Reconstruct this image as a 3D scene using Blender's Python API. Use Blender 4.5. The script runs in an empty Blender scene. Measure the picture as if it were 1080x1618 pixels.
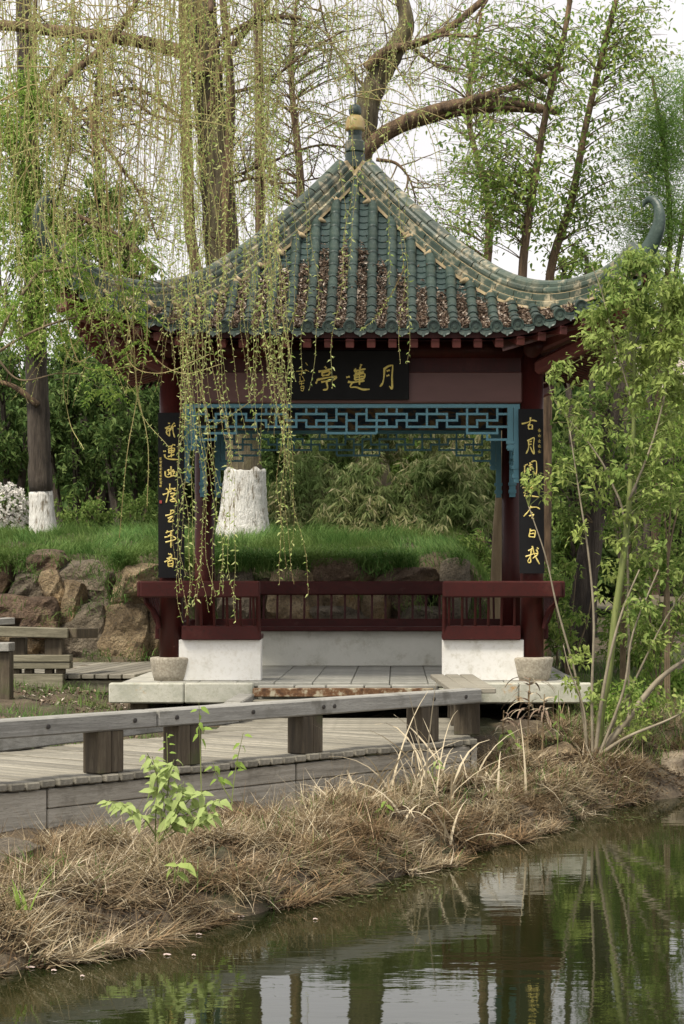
import bpy, math, random
import numpy as np
from mathutils import Matrix, Vector

SC = bpy.context.scene
COL = SC.collection
rng = np.random.default_rng(7)
random.seed(7)

# ------------------------------------------------------------------ camera, sky, sun, exposure
FPX = 3257.0            # focal length in photograph pixels (1080 x 1618)
EYE = np.array([0.405, -18.86, 1.75])
cam = bpy.data.cameras.new("camera")
cam_o = bpy.data.objects.new("camera", cam)
COL.objects.link(cam_o)
cam.sensor_fit = 'VERTICAL'
cam.sensor_height = 36.0
cam.sensor_width = 24.0
cam.lens = 36.0 * FPX / 1618.0
cam.shift_x = (540 - 625) / 1618.0
cam.shift_y = (920 - 809) / 1618.0
cam.clip_start = 0.1
cam.clip_end = 600
cam_o.location = EYE
cam_o.rotation_euler = (math.radians(90), 0, 0)
SC.camera = cam_o

SUN_EL, SUN_AZ = math.radians(56), math.radians(-142)   # azimuth from +Y, clockwise seen from above; behind the camera, to the left
world = bpy.data.worlds.new("World")
SC.world = world
world.use_nodes = True
wn, wl = world.node_tree.nodes, world.node_tree.links
wn.clear()
w_out = wn.new("ShaderNodeOutputWorld")
w_bg = wn.new("ShaderNodeBackground")
w_sky = wn.new("ShaderNodeTexSky")
w_sky.sky_type = 'NISHITA'
w_sky.sun_disc = False
w_sky.sun_elevation = SUN_EL
w_sky.sun_rotation = SUN_AZ
w_sky.air_density = 1.0
w_sky.dust_density = 4.0
w_sky.ozone_density = 1.0
w_hs = wn.new("ShaderNodeHueSaturation")     # a thin even cloud cover: the blue is washed out
w_hs.inputs['Saturation'].default_value = 0.10
w_mix = wn.new("ShaderNodeMix")
w_mix.data_type = 'RGBA'
w_mix.inputs[0].default_value = 0.72
w_mix.inputs[7].default_value = (8.6, 8.3, 8.35, 1)
w_tc = wn.new("ShaderNodeTexCoord")
w_n = wn.new("ShaderNodeTexNoise")
w_n.inputs['Scale'].default_value = 2.6; w_n.inputs['Detail'].default_value = 5
w_r = wn.new("ShaderNodeValToRGB")
w_r.color_ramp.elements[0].position = 0.35; w_r.color_ramp.elements[0].color = (8.0, 7.75, 7.85, 1)
w_r.color_ramp.elements[1].position = 0.65; w_r.color_ramp.elements[1].color = (9.4, 9.1, 9.1, 1)
wl.new(w_tc.outputs['Generated'], w_n.inputs['Vector']); wl.new(w_n.outputs[0], w_r.inputs[0])
wl.new(w_r.outputs[0], w_mix.inputs[7])
wl.new(w_sky.outputs[0], w_hs.inputs['Color'])
wl.new(w_hs.outputs[0], w_mix.inputs[6])
wl.new(w_mix.outputs[2], w_bg.inputs[0])
w_bg.inputs[1].default_value = 0.10
wl.new(w_bg.outputs[0], w_out.inputs[0])

sun = bpy.data.lights.new("sun", 'SUN')
sun.energy = 3.3
sun.angle = math.radians(12)
sun.color = (1.0, 0.91, 0.76)
sun_o = bpy.data.objects.new("sun", sun)
COL.objects.link(sun_o)
sd = Vector((math.sin(SUN_AZ) * math.cos(SUN_EL), math.cos(SUN_AZ) * math.cos(SUN_EL), math.sin(SUN_EL)))
sun_o.rotation_euler = sd.to_track_quat('Z', 'Y').to_euler()

SC.view_settings.view_transform = 'Standard'
SC.view_settings.look = 'None'
SC.view_settings.gamma = 1.0
SC.view_settings.use_curve_mapping = False
SC.view_settings.exposure = 0.55
SC.render.engine = 'CYCLES'
SC.cycles.max_bounces = 6
SC.cycles.transparent_max_bounces = 6

# ------------------------------------------------------------------ helpers
def W(u, v, Y):
    """the point at world depth Y that shows at photograph pixel (u, v)"""
    s = (Y - EYE[1]) / FPX
    return np.array([EYE[0] + (u - 625) * s, Y, EYE[2] - (v - 920) * s])

def PX(Y):
    return (Y - EYE[1]) / FPX

def G(u, v, z):
    """the point of the level plane z at pixel (u, v)"""
    d = FPX * (EYE[2] - z) / (v - 920)
    return np.array([EYE[0] + (u - 625) / FPX * d, EYE[1] + d, z])

def norm(a):
    return a / np.maximum(np.linalg.norm(a, axis=-1, keepdims=True), 1e-9)

class MB:
    def __init__(self):
        self.v, self.f3, self.f4, self.ng = [], [], [], []
        self.n = 0
    def add(self, verts, f4=None, f3=None, ng=None):
        verts = np.asarray(verts, float).reshape(-1, 3)
        if f4 is not None and len(f4): self.f4.append(np.asarray(f4, np.int64) + self.n)
        if f3 is not None and len(f3): self.f3.append(np.asarray(f3, np.int64) + self.n)
        if ng is not None:
            for p in ng: self.ng.append([i + self.n for i in p])
        self.v.append(verts)
        self.n += len(verts)
        return self
    def box(self, c, size, R=None, bev=0.0):
        """box at c; R: 3x3 matrix whose columns are its axes; bev: chamfer"""
        h = np.array(size) / 2
        if bev <= 0:
            v = np.array([[x, y, z] for x in (-1, 1) for y in (-1, 1) for z in (-1, 1)], float) * h
            f = [[0, 1, 3, 2], [4, 6, 7, 5], [0, 4, 5, 1], [2, 3, 7, 6], [0, 2, 6, 4], [1, 5, 7, 3]]
            if R is not None: v = v @ np.asarray(R).T
            return self.add(v + np.asarray(c), f4=f)
        b = min(bev, h.min() * 0.9)
        v, idx = [], {}
        for sx in (-1, 1):
            for sy in (-1, 1):
                for sz in (-1, 1):
                    for ax in range(3):
                        p = np.array([sx, sy, sz]) * (h - b)
                        p[ax] = (sx, sy, sz)[ax] * h[ax]
                        idx[(sx, sy, sz, ax)] = len(v)
                        v.append(p)
        f4, f3 = [], []
        for ax in range(3):
            o = [i for i in range(3) if i != ax]
            for s in (-1, 1):
                q = []
                for a, c2 in ((-1, -1), (1, -1), (1, 1), (-1, 1)):
                    k = [0, 0, 0]; k[ax] = s; k[o[0]] = a; k[o[1]] = c2
                    q.append(idx[(*k, ax)])
                f4.append(q)
        for ax in range(3):
            o = [i for i in range(3) if i != ax]
            for s1 in (-1, 1):
                for s2 in (-1, 1):
                    q = []
                    for t, a in ((-1, o[0]), (1, o[0]), (1, o[1]), (-1, o[1])):
                        k = [0, 0, 0]; k[o[0]] = s1; k[o[1]] = s2; k[ax] = t
                        q.append(idx[(*k, a)])
                    f4.append(q)
        for sx in (-1, 1):
            for sy in (-1, 1):
                for sz in (-1, 1):
                    f3.append([idx[(sx, sy, sz, a)] for a in range(3)])
        v = np.array(v)
        if R is not None: v = v @ np.asarray(R).T
        return self.add(v + np.asarray(c), f4=f4, f3=f3)
    def bar(self, a, b, w, h, up=(0, 0, 1), bev=0.0):
        """box from a to b, w across, h along up"""
        a, b = np.asarray(a, float), np.asarray(b, float)
        x = norm(b - a)
        y = norm(np.cross(np.asarray(up, float), x))
        z = np.cross(x, y)
        return self.box((a + b) / 2, (np.linalg.norm(b - a), w, h), np.stack([x, y, z], 1), bev)
    def tube(self, pts, rad, sides=8, cap=True, ref=None, rough=0.0):
        pts = np.asarray(pts, float)
        n = len(pts)
        rad = np.broadcast_to(np.asarray(rad, float), (n,))
        t = np.gradient(pts, axis=0)
        t = norm(t)
        if ref is None:
            m = t.mean(0)
            ref = np.array([0, 0, 1.0]) if abs(m[2]) < 0.75 * np.linalg.norm(m) + 1e-6 else np.array([0, 1.0, 0.02])
        b = norm(np.cross(t, ref))
        c = np.cross(b, t)
        a = np.arange(sides) / sides * 2 * math.pi
        rr = rad[:, None] * np.ones(sides)[None]
        if rough: rr = rr * (1 + rough * rng.standard_normal((n, sides)))
        v = pts[:, None] + rr[..., None] * (np.cos(a)[None, :, None] * b[:, None] + np.sin(a)[None, :, None] * c[:, None])
        i = np.arange(n - 1)[:, None] * sides
        j = np.arange(sides)[None]
        k = (j + 1) % sides
        f = np.stack([i + j, i + k, i + sides + k, i + sides + j], -1).reshape(-1, 4)
        ng = [list(range(sides))[::-1], list(range((n - 1) * sides, n * sides))] if cap else None
        return self.add(v.reshape(-1, 3), f4=f, ng=ng)
    def lathe(self, prof, c=(0, 0, 0), sides=24):
        """prof: (radius, z) from the bottom up"""
        p = np.asarray(prof, float)
        a = np.arange(sides) / sides * 2 * math.pi
        v = np.stack([p[:, :1] * np.cos(a), p[:, :1] * np.sin(a), np.repeat(p[:, 1:2], sides, 1)], -1) + np.asarray(c)
        n = len(p)
        i = np.arange(n - 1)[:, None] * sides
        j = np.arange(sides)[None]
        k = (j + 1) % sides
        f = np.stack([i + j, i + k, i + sides + k, i + sides + j], -1).reshape(-1, 4)
        return self.add(v.reshape(-1, 3), f4=f, ng=[list(range(sides))[::-1], list(range((n - 1) * sides, n * sides))])
    def grid(self, P):
        """P: (n, m, 3) points"""
        n, m = P.shape[:2]
        i = np.arange(n - 1)[:, None] * m
        j = np.arange(m - 1)[None]
        f = np.stack([i + j, i + j + 1, i + m + j + 1, i + m + j], -1).reshape(-1, 4)
        return self.add(P.reshape(-1, 3), f4=f)
    def mesh(self, name, shift=None, smooth=False):
        me = bpy.data.meshes.new(name)
        v = np.concatenate(self.v) if self.v else np.zeros((0, 3))
        if shift is not None: v = v - shift
        f3 = np.concatenate(self.f3) if self.f3 else np.zeros((0, 3), np.int64)
        f4 = np.concatenate(self.f4) if self.f4 else np.zeros((0, 4), np.int64)
        ngl = [len(p) for p in self.ng]
        loops = np.concatenate([f3.ravel(), f4.ravel(), np.array([i for p in self.ng for i in p], np.int64)]).astype(np.int32)
        tot = np.concatenate([np.full(len(f3), 3), np.full(len(f4), 4), np.array(ngl, int)]).astype(np.int32)
        start = np.concatenate([[0], np.cumsum(tot)[:-1]]).astype(np.int32) if len(tot) else np.zeros(0, np.int32)
        me.vertices.add(len(v)); me.vertices.foreach_set("co", v.astype(np.float32).ravel())
        me.loops.add(len(loops)); me.loops.foreach_set("vertex_index", loops)
        me.polygons.add(len(tot)); me.polygons.foreach_set("loop_start", start)
        me.polygons.foreach_set("loop_total", tot)
        me.polygons.foreach_set("use_smooth", np.full(len(tot), smooth))
        me.update(calc_edges=True)
        me.validate()
        return me

def tag(o, label=None, cat=None, group=None, kind=None):
    if label: o["label"] = label
    if cat: o["category"] = cat
    if group: o["group"] = group
    if kind: o["kind"] = kind
    return o

def obj(name, mb, mat, parent=None, smooth=False, label=None, cat=None, group=None, kind=None):
    """links the collected shapes (world coordinates) as ONE mesh object"""
    shift = None
    if parent is None and mb.n:
        v = np.concatenate(mb.v)
        lo, hi = v.min(0), v.max(0)
        shift = np.array([(lo[0] + hi[0]) / 2, (lo[1] + hi[1]) / 2, lo[2]])
    me = mb.mesh(name, shift, smooth)
    if mat is not None: me.materials.append(mat)
    o = bpy.data.objects.new(name, me)
    COL.objects.link(o)
    if shift is not None: o.location = shift
    if parent is not None:
        o.parent = parent
        if parent.type == 'EMPTY': o.matrix_parent_inverse = Matrix.Translation(-parent.location)
    return tag(o, label, cat, group, kind)

def place(name, me, M, parent):
    """a piece that shares mesh me, at world matrix M (4x4), under parent"""
    o = bpy.data.objects.new(name, me)
    COL.objects.link(o)
    o.parent = parent
    if parent.type == 'EMPTY': o.matrix_parent_inverse = Matrix.Translation(-parent.location)
    o.matrix_basis = M
    return o

def root(name, loc, label, cat, group=None, kind=None):
    o = bpy.data.objects.new(name, None)
    COL.objects.link(o)
    o.location = Vector(loc)
    o.empty_display_size = 0.2
    return tag(o, label, cat, group, kind)

def mat4(x, y, z, p):
    M = Matrix.Identity(4)
    for i in range(3):
        M[i][0], M[i][1], M[i][2], M[i][3] = x[i], y[i], z[i], p[i]
    return M

def catmull(P, n):
    P = np.asarray(P, float)
    if len(P) == 2: return P[0] + (P[1] - P[0]) * np.linspace(0, 1, n)[:, None]
    Q = np.concatenate([[2 * P[0] - P[1]], P, [2 * P[-1] - P[-2]]])
    t = np.linspace(0, len(P) - 1 - 1e-6, n)
    i = t.astype(int); f = (t - i)[:, None]
    p0, p1, p2, p3 = Q[i], Q[i + 1], Q[i + 2], Q[i + 3]
    return 0.5 * (2 * p1 + (p2 - p0) * f + (2 * p0 - 5 * p1 + 4 * p2 - p3) * f ** 2 + (3 * p1 - p0 - 3 * p2 + p3) * f ** 3)

def sm(x, a, b):
    t = np.clip((np.asarray(x, float) - a) / (b - a), 0, 1)
    return t * t * (3 - 2 * t)

_tab = np.random.default_rng(3).random((64, 64))
def vnoise(x, y):
    """smooth 2-D value noise in 0..1"""
    x, y = np.asarray(x, float), np.asarray(y, float)
    xi, yi = np.floor(x).astype(int), np.floor(y).astype(int)
    fx, fy = x - xi, y - yi
    fx, fy = fx * fx * (3 - 2 * fx), fy * fy * (3 - 2 * fy)
    T = lambda a, b: _tab[a % 64, b % 64]
    return (T(xi, yi) * (1 - fx) + T(xi + 1, yi) * fx) * (1 - fy) + (T(xi, yi + 1) * (1 - fx) + T(xi + 1, yi + 1) * fx) * fy

# ---- materials
def ramp(nt, fac, stops):
    r = nt.nodes.new("ShaderNodeValToRGB")
    el = r.color_ramp.elements
    while len(el) < len(stops): el.new(0.5)
    for e, (p, c) in zip(el, stops):
        e.position = p
        e.color = (*c, 1)
    nt.links.new(fac, r.inputs[0])
    return r.outputs[0]

def mixc(nt, fac, a, b, mode='MIX'):
    m = nt.nodes.new("ShaderNodeMix")
    m.data_type = 'RGBA'; m.blend_type = mode
    for s, x in ((0, fac), (6, a), (7, b)):
        if isinstance(x, (int, float)): m.inputs[s].default_value = x
        elif isinstance(x, tuple): m.inputs[s].default_value = (*x, 1)
        else: nt.links.new(x, m.inputs[s])
    return m.outputs[2]

def noise(nt, vec, scale, detail=4, rough=0.6, dist=0.0):
    n = nt.nodes.new("ShaderNodeTexNoise")
    n.inputs['Scale'].default_value = scale
    n.inputs['Detail'].default_value = detail
    n.inputs['Roughness'].default_value = rough
    n.inputs['Distortion'].default_value = dist
    nt.links.new(vec, n.inputs['Vector'])
    return n.outputs[0]

def base_mat(name):
    m = bpy.data.materials.new(name)
    m.use_nodes = True
    nt = m.node_tree
    return m, nt, nt.nodes["Principled BSDF"]

def coords(nt, scale=(1, 1, 1), rot=(0, 0, 0), kind='Object'):
    if any(rot):            # turn first, then stretch
        tc = nt.nodes.new("ShaderNodeTexCoord"); mp = nt.nodes.new("ShaderNodeMapping")
        mp.vector_type = 'TEXTURE'
        mp.inputs['Rotation'].default_value = rot
        mp.inputs['Scale'].default_value = [1 / k for k in scale]
        nt.links.new(tc.outputs[kind], mp.inputs[0])
        return mp.outputs[0]
    tc = nt.nodes.new("ShaderNodeTexCoord")
    mp = nt.nodes.new("ShaderNodeMapping")
    mp.inputs['Scale'].default_value = scale
    mp.inputs['Rotation'].default_value = rot
    nt.links.new(tc.outputs[kind], mp.inputs[0])
    return mp.outputs[0]

def surf(name, stops, scale=6, rough=0.6, bump=0.3, bscale=None, stretch=(1, 1, 1), rot=(0, 0, 0), stain=None, stain_scale=2.0, stain_at=(0.55, 0.7), objrand=0.0, spec=0.5, detail=6, bdist=0.01, fine=None, dist=0.0):
    """noise-coloured surface: stops (ramp), an optional stain colour in patches, fine relief, optional variation per object"""
    m, nt, p = base_mat(name)
    vec = coords(nt, stretch, rot)
    n1 = noise(nt, vec, scale, detail, 0.62, dist)
    col = ramp(nt, n1, stops)
    if fine:
        nf = noise(nt, vec, scale * 9, 3, 0.7)
        col = mixc(nt, ramp(nt, nf, [(0.5, (0, 0, 0)), (0.72, (1, 1, 1))]), col, fine)
    if stain:
        n2 = noise(nt, coords(nt), stain_scale, 5, 0.65)
        fac = ramp(nt, n2, [(stain_at[0], (0, 0, 0)), (stain_at[1], (1, 1, 1))])
        col = mixc(nt, fac, col, stain)
    if objrand:
        oi = nt.nodes.new("ShaderNodeObjectInfo")
        k = nt.nodes.new("ShaderNodeMapRange")
        k.inputs[3].default_value = 1 - objrand; k.inputs[4].default_value = 1 + objrand
        nt.links.new(oi.outputs['Random'], k.inputs[0])
        hs = nt.nodes.new("ShaderNodeHueSaturation")
        nt.links.new(k.outputs[0], hs.inputs['Value'])
        nt.links.new(col, hs.inputs['Color'])
        col = hs.outputs[0]
    nt.links.new(col, p.inputs['Base Color'])
    p.inputs['Roughness'].default_value = rough
    p.inputs['Specular IOR Level'].default_value = spec
    if bump:
        nb = noise(nt, vec, bscale or scale * 3, 6, 0.65)
        b = nt.nodes.new("ShaderNodeBump")
        b.inputs['Strength'].default_value = bump
        b.inputs['Distance'].default_value = bdist
        nt.links.new(nb, b.inputs['Height'])
        nt.links.new(b.outputs[0], p.inputs['Normal'])
    return m

def leafmat(name, stops, trans=0.35, rough=0.6, patch=None, patch_scale=0.8):
    """leaf colour differs from leaf to leaf (random per island) and from clump to clump"""
    m, nt, p = base_mat(name)
    g = nt.nodes.new("ShaderNodeNewGeometry")
    col = ramp(nt, g.outputs['Random Per Island'], stops)
    if patch:
        n2 = noise(nt, coords(nt), patch_scale, 3, 0.6)
        col = mixc(nt, ramp(nt, n2, [(0.42, (0, 0, 0)), (0.62, (1, 1, 1))]), col, patch)
    nt.links.new(col, p.inputs['Base Color'])
    p.inputs['Roughness'].default_value = rough
    p.inputs['Specular IOR Level'].default_value = 0.14
    if trans:
        t = nt.nodes.new("ShaderNodeBsdfTranslucent")
        nt.links.new(col, t.inputs[0])
        mx = nt.nodes.new("ShaderNodeMixShader")
        mx.inputs[0].default_value = trans
        nt.links.new(p.outputs[0], mx.inputs[1])
        nt.links.new(t.outputs[0], mx.inputs[2])
        nt.links.new(mx.outputs[0], nt.nodes["Material Output"].inputs['Surface'])
    return m

M = {}
M['tile'] = surf('glazed_tile', [(0.3, (0.021, 0.037, 0.031)), (0.55, (0.038, 0.063, 0.053)), (0.75, (0.083, 0.106, 0.087))], 9, 0.42, 0.4, 40, objrand=0.22, stain=(0.15, 0.17, 0.13), stain_scale=5, stain_at=(0.58, 0.78))
M['tile_ridge'] = surf('ridge_tile_glaze', [(0.25, (0.03, 0.052, 0.042)), (0.5, (0.062, 0.088, 0.066)), (0.75, (0.15, 0.155, 0.11))], 6, 0.4, 0.35, 30, objrand=0.28, stain=(0.36, 0.32, 0.22), stain_scale=9, stain_at=(0.52, 0.64))
M['mortar'] = surf('mortar', [(0.3, (0.20, 0.16, 0.10)), (0.55, (0.42, 0.33, 0.19)), (0.75, (0.50, 0.43, 0.30))], 7, 0.9, 0.7, 25)
M['pan'] = surf('pan_tile_glaze', [(0.3, (0.018, 0.036, 0.033)), (0.6, (0.036, 0.066, 0.060)), (0.8, (0.085, 0.10, 0.09))], 7, 0.45, 0.2, 30)
M['finial_gold'] = surf('ochre_glaze', [(0.3, (0.38, 0.20, 0.06)), (0.5, (0.44, 0.33, 0.13)), (0.7, (0.36, 0.36, 0.20))], 9, 0.4, 0.2, 30)
M['red'] = surf('dark_red_paint', [(0.3, (0.036, 0.008, 0.007)), (0.6, (0.060, 0.012, 0.010)), (0.8, (0.088, 0.025, 0.020))], 5, 0.42, 0.3, 60, stretch=(1, 1, 0.2), bdist=0.003, spec=0.22, fine=(0.04, 0.012, 0.010), stain=(0.095, 0.04, 0.03), stain_scale=5, stain_at=(0.60, 0.74))
M['red_bench'] = surf('bench_paint', [(0.3, (0.042, 0.009, 0.008)), (0.6, (0.060, 0.013, 0.011)), (0.8, (0.085, 0.030, 0.024))], 3, 0.5, 0.35, 50, bdist=0.004, spec=0.18, fine=(0.035, 0.012, 0.010), stain=(0.10, 0.048, 0.038), stain_scale=7, stain_at=(0.62, 0.74))
M['beam'] = surf('beam_paint', [(0.3, (0.10, 0.042, 0.036)), (0.6, (0.14, 0.060, 0.052)), (0.8, (0.18, 0.09, 0.078))], 3, 0.5, 0.1, 50, stretch=(0.3, 1, 1), bdist=0.003)
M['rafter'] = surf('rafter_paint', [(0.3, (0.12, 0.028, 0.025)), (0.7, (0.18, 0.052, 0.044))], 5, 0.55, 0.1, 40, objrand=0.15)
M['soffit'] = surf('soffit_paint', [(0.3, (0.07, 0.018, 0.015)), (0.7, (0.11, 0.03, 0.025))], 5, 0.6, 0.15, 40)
M['blue'] = surf('blue_paint', [(0.3, (0.085, 0.23, 0.29)), (0.6, (0.11, 0.28, 0.35)), (0.8, (0.16, 0.32, 0.38))], 5, 0.5, 0.1, 40, bdist=0.002)
M['plaster'] = surf('white_plaster', [(0.25, (0.66, 0.65, 0.60)), (0.5, (0.80, 0.79, 0.75)), (0.8, (0.84, 0.83, 0.80))], 3, 0.85, 0.15, 40, stain=(0.50, 0.48, 0.40), stain_scale=5, stain_at=(0.60, 0.76), fine=(0.68, 0.66, 0.60))
M['plaster_old'] = surf('grey_plaster', [(0.25, (0.58, 0.575, 0.50)), (0.5, (0.74, 0.735, 0.66)), (0.8, (0.80, 0.79, 0.72))], 4, 0.9, 0.35, 40, stain=(0.50, 0.48, 0.39), stain_scale=5, stain_at=(0.56, 0.72), fine=(0.78, 0.77, 0.70))
M['granite'] = surf('granite', [(0.3, (0.24, 0.21, 0.16)), (0.55, (0.40, 0.36, 0.285)), (0.75, (0.54, 0.50, 0.41))], 45, 0.85, 0.5, 80, stain=(0.24, 0.215, 0.17), stain_scale=4)
M['slab'] = surf('painted_concrete', [(0.3, (0.30, 0.31, 0.25)), (0.5, (0.46, 0.46, 0.39)), (0.75, (0.56, 0.55, 0.48))], 5, 0.85, 0.4, 30, stain=(0.46, 0.27, 0.10), stain_scale=2.4, stain_at=(0.60, 0.66), fine=(0.36, 0.36, 0.28))
M['paver'] = surf('floor_stone', [(0.3, (0.28, 0.275, 0.24)), (0.55, (0.38, 0.375, 0.33)), (0.75, (0.47, 0.46, 0.41))], 5, 0.7, 0.2, 40, objrand=0.16)
M['rust'] = surf('rusted_steel', [(0.35, (0.06, 0.028, 0.014)), (0.5, (0.15, 0.075, 0.032)), (0.62, (0.40, 0.36, 0.26))], 14, 0.85, 0.5, 40)
def wood(name, lo, mid, hi, rx=(1, 14, 14), objrand=0.16, stain=(0.10, 0.095, 0.075), st=(0.56, 0.75), rot=(0, 0, 0)):
    return surf(name, [(0.3, lo), (0.5, mid), (0.72, hi)], 2.2, 0.82, 0.55, 5, stretch=rx, rot=rot, stain=stain, stain_scale=2.5, stain_at=st, objrand=objrand, bdist=0.006, fine=tuple(0.55 * c for c in mid))
M['deck'] = wood('deck_wood', (0.14, 0.128, 0.10), (0.22, 0.205, 0.165), (0.31, 0.29, 0.24), objrand=0.26)
M['rail_wood'] = wood('rail_wood', (0.19, 0.185, 0.165), (0.29, 0.285, 0.26), (0.39, 0.385, 0.35), objrand=0.1, rot=(0, 0, 0.8894), rx=(1, 18, 18))
M['post_wood'] = wood('post_wood', (0.035, 0.027, 0.017), (0.075, 0.058, 0.036), (0.15, 0.125, 0.085), (10, 10, 0.8), stain=(0.055, 0.07, 0.018))
M['fascia_wood'] = wood('fascia_wood', (0.24, 0.22, 0.18), (0.36, 0.335, 0.28), (0.46, 0.43, 0.37), objrand=0.14, stain=(0.11, 0.095, 0.065), rot=(0, 0, 0.8894), rx=(1, 18, 18))
M['old_wood'] = wood('old_wood', (0.10, 0.095, 0.062), (0.18, 0.165, 0.115), (0.27, 0.25, 0.18), objrand=0.15)
M['bolt'] = surf('bolt_steel', [(0.4, (0.02, 0.018, 0.016)), (0.7, (0.06, 0.05, 0.045))], 20, 0.6, 0.2)
M['board'] = surf('black_lacquer', [(0.3, (0.004, 0.004, 0.005)), (0.7, (0.010, 0.010, 0.011))], 3, 0.6, 0.08, 40, bdist=0.002, spec=0.2)
M['gold'] = surf('gold_paint', [(0.3, (0.72, 0.56, 0.13)), (0.6, (0.86, 0.72, 0.24)), (0.8, (0.92, 0.82, 0.38))], 30, 0.5, 0.1, 60)
M['seal'] = surf('seal_red', [(0.3, (0.30, 0.03, 0.03)), (0.7, (0.4, 0.06, 0.05))], 30, 0.6, 0)
M['rock'] = surf('sandstone', [(0.28, (0.13, 0.091, 0.049)), (0.45, (0.312, 0.227, 0.13)), (0.6, (0.468, 0.358, 0.215)), (0.78, (0.559, 0.455, 0.299))], 4.5, 0.92, 1.0, 24, objrand=0.2, stain=(0.33, 0.20, 0.075), stain_scale=1.6, stain_at=(0.56, 0.72), bdist=0.155, fine=(0.12, 0.10, 0.075), dist=0.15)
M['rock_grey'] = surf('grey_rock', [(0.28, (0.111, 0.088, 0.06)), (0.5, (0.24, 0.198, 0.14)), (0.75, (0.39, 0.325, 0.24))], 5.0, 0.92, 1.0, 24, objrand=0.2, stain=(0.13, 0.10, 0.07), stain_scale=2.2, bdist=0.155, fine=(0.09, 0.08, 0.06), dist=0.15)
M['rock_red'] = surf('reddish_rock', [(0.28, (0.091, 0.058, 0.039)), (0.5, (0.215, 0.143, 0.094)), (0.75, (0.364, 0.267, 0.182))], 5.0, 0.92, 1.0, 24, objrand=0.15, stain=(0.24, 0.16, 0.08), stain_scale=2.0, bdist=0.155, fine=(0.08, 0.055, 0.04), dist=0.15)
M['soil'] = surf('soil', [(0.3, (0.045, 0.034, 0.022)), (0.5, (0.09, 0.068, 0.043)), (0.7, (0.15, 0.12, 0.078))], 5, 0.95, 0.8, 18, stain=(0.05, 0.065, 0.022), stain_scale=0.7, stain_at=(0.5, 0.62), bdist=0.04, fine=(0.06, 0.045, 0.03))
def bark(name, lo, mid, hi, moss=None):
    return surf(name, [(0.32, lo), (0.5, mid), (0.7, hi)], 3.2, 0.92, 1.0, 5, stretch=(4.5, 4.5, 0.7), bdist=0.05, stain=moss, stain_scale=1.2, stain_at=(0.5, 0.68), detail=8)
M['bark'] = bark('willow_bark', (0.035, 0.027, 0.017), (0.10, 0.083, 0.05), (0.19, 0.165, 0.10), (0.14, 0.13, 0.05))
M['bark_dark'] = bark('dark_bark', (0.022, 0.017, 0.013), (0.055, 0.043, 0.033), (0.11, 0.09, 0.07))
M['bark_warm'] = bark('branch_bark', (0.05, 0.032, 0.02), (0.13, 0.085, 0.05), (0.25, 0.165, 0.095))
M['twig'] = surf('twig_bark', [(0.3, (0.10, 0.075, 0.045)), (0.7, (0.20, 0.15, 0.09))], 6, 0.85, 0.2)
M['whipstem'] = surf('whip_bark', [(0.3, (0.26, 0.16, 0.075)), (0.5, (0.33, 0.27, 0.11)), (0.7, (0.38, 0.37, 0.15))], 1.2, 0.7, 0)
M['greenstem'] = surf('green_stem', [(0.3, (0.11, 0.14, 0.035)), (0.7, (0.20, 0.23, 0.07))], 8, 0.6, 0.2, stretch=(3, 3, 0.6))
M['palestem'] = surf('pale_stem', [(0.3, (0.16, 0.135, 0.09)), (0.7, (0.30, 0.26, 0.19))], 8, 0.8, 0.3)
M['cane'] = surf('bare_cane', [(0.3, (0.17, 0.12, 0.065)), (0.7, (0.28, 0.21, 0.12))], 5, 0.8, 0.3, stretch=(3, 3, 0.5))
M['lime'] = surf('limewash', [(0.36, (0.22, 0.19, 0.14)), (0.45, (0.62, 0.61, 0.57)), (0.75, (0.80, 0.80, 0.77))], 4.5, 0.95, 1.0, 7, stretch=(4.5, 4.5, 0.9), bdist=0.05, detail=8)
M['leaf_whip'] = leafmat('willow_leaf', [(0.1, (0.33, 0.45, 0.12)), (0.5, (0.48, 0.58, 0.20)), (0.9, (0.64, 0.68, 0.31))], 0.42)
M['leaf_spray'] = leafmat('fresh_leaf', [(0.1, (0.16, 0.28, 0.05)), (0.5, (0.26, 0.40, 0.08)), (0.9, (0.38, 0.48, 0.13))], 0.45)
M['leaf_sapling'] = leafmat('sapling_leaf', [(0.1, (0.12, 0.20, 0.045)), (0.5, (0.20, 0.30, 0.075)), (0.9, (0.36, 0.43, 0.14))], 0.42, patch=(0.37, 0.45, 0.13), patch_scale=0.9)
M['leaf_slender'] = leafmat('slender_leaf', [(0.1, (0.12, 0.21, 0.04)), (0.5, (0.21, 0.32, 0.07)), (0.9, (0.37, 0.44, 0.13))], 0.45)
M['leaf_feather'] = leafmat('feathery_leaf', [(0.1, (0.18, 0.32, 0.08)), (0.5, (0.26, 0.42, 0.11)), (0.9, (0.36, 0.50, 0.16))], 0.5)
M['leaf_bamboo'] = leafmat('bamboo_leaf', [(0.1, (0.14, 0.19, 0.075)), (0.45, (0.28, 0.31, 0.13)), (0.8, (0.46, 0.45, 0.24)), (0.97, (0.62, 0.54, 0.36))], 0.45, patch=(0.17, 0.24, 0.085), patch_scale=0.9)
M['leaf_dark'] = leafmat('evergreen_leaf', [(0.1, (0.055, 0.105, 0.03)), (0.5, (0.105, 0.175, 0.05)), (0.9, (0.19, 0.265, 0.085))], 0.4)
M['leaf_mid'] = leafmat('midgreen_leaf', [(0.1, (0.085, 0.15, 0.032)), (0.5, (0.15, 0.235, 0.055)), (0.9, (0.26, 0.34, 0.10))], 0.4)
M['leaf_bright'] = leafmat('bright_leaf', [(0.1, (0.21, 0.32, 0.09)), (0.5, (0.34, 0.44, 0.15)), (0.9, (0.52, 0.58, 0.27))], 0.4)
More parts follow.
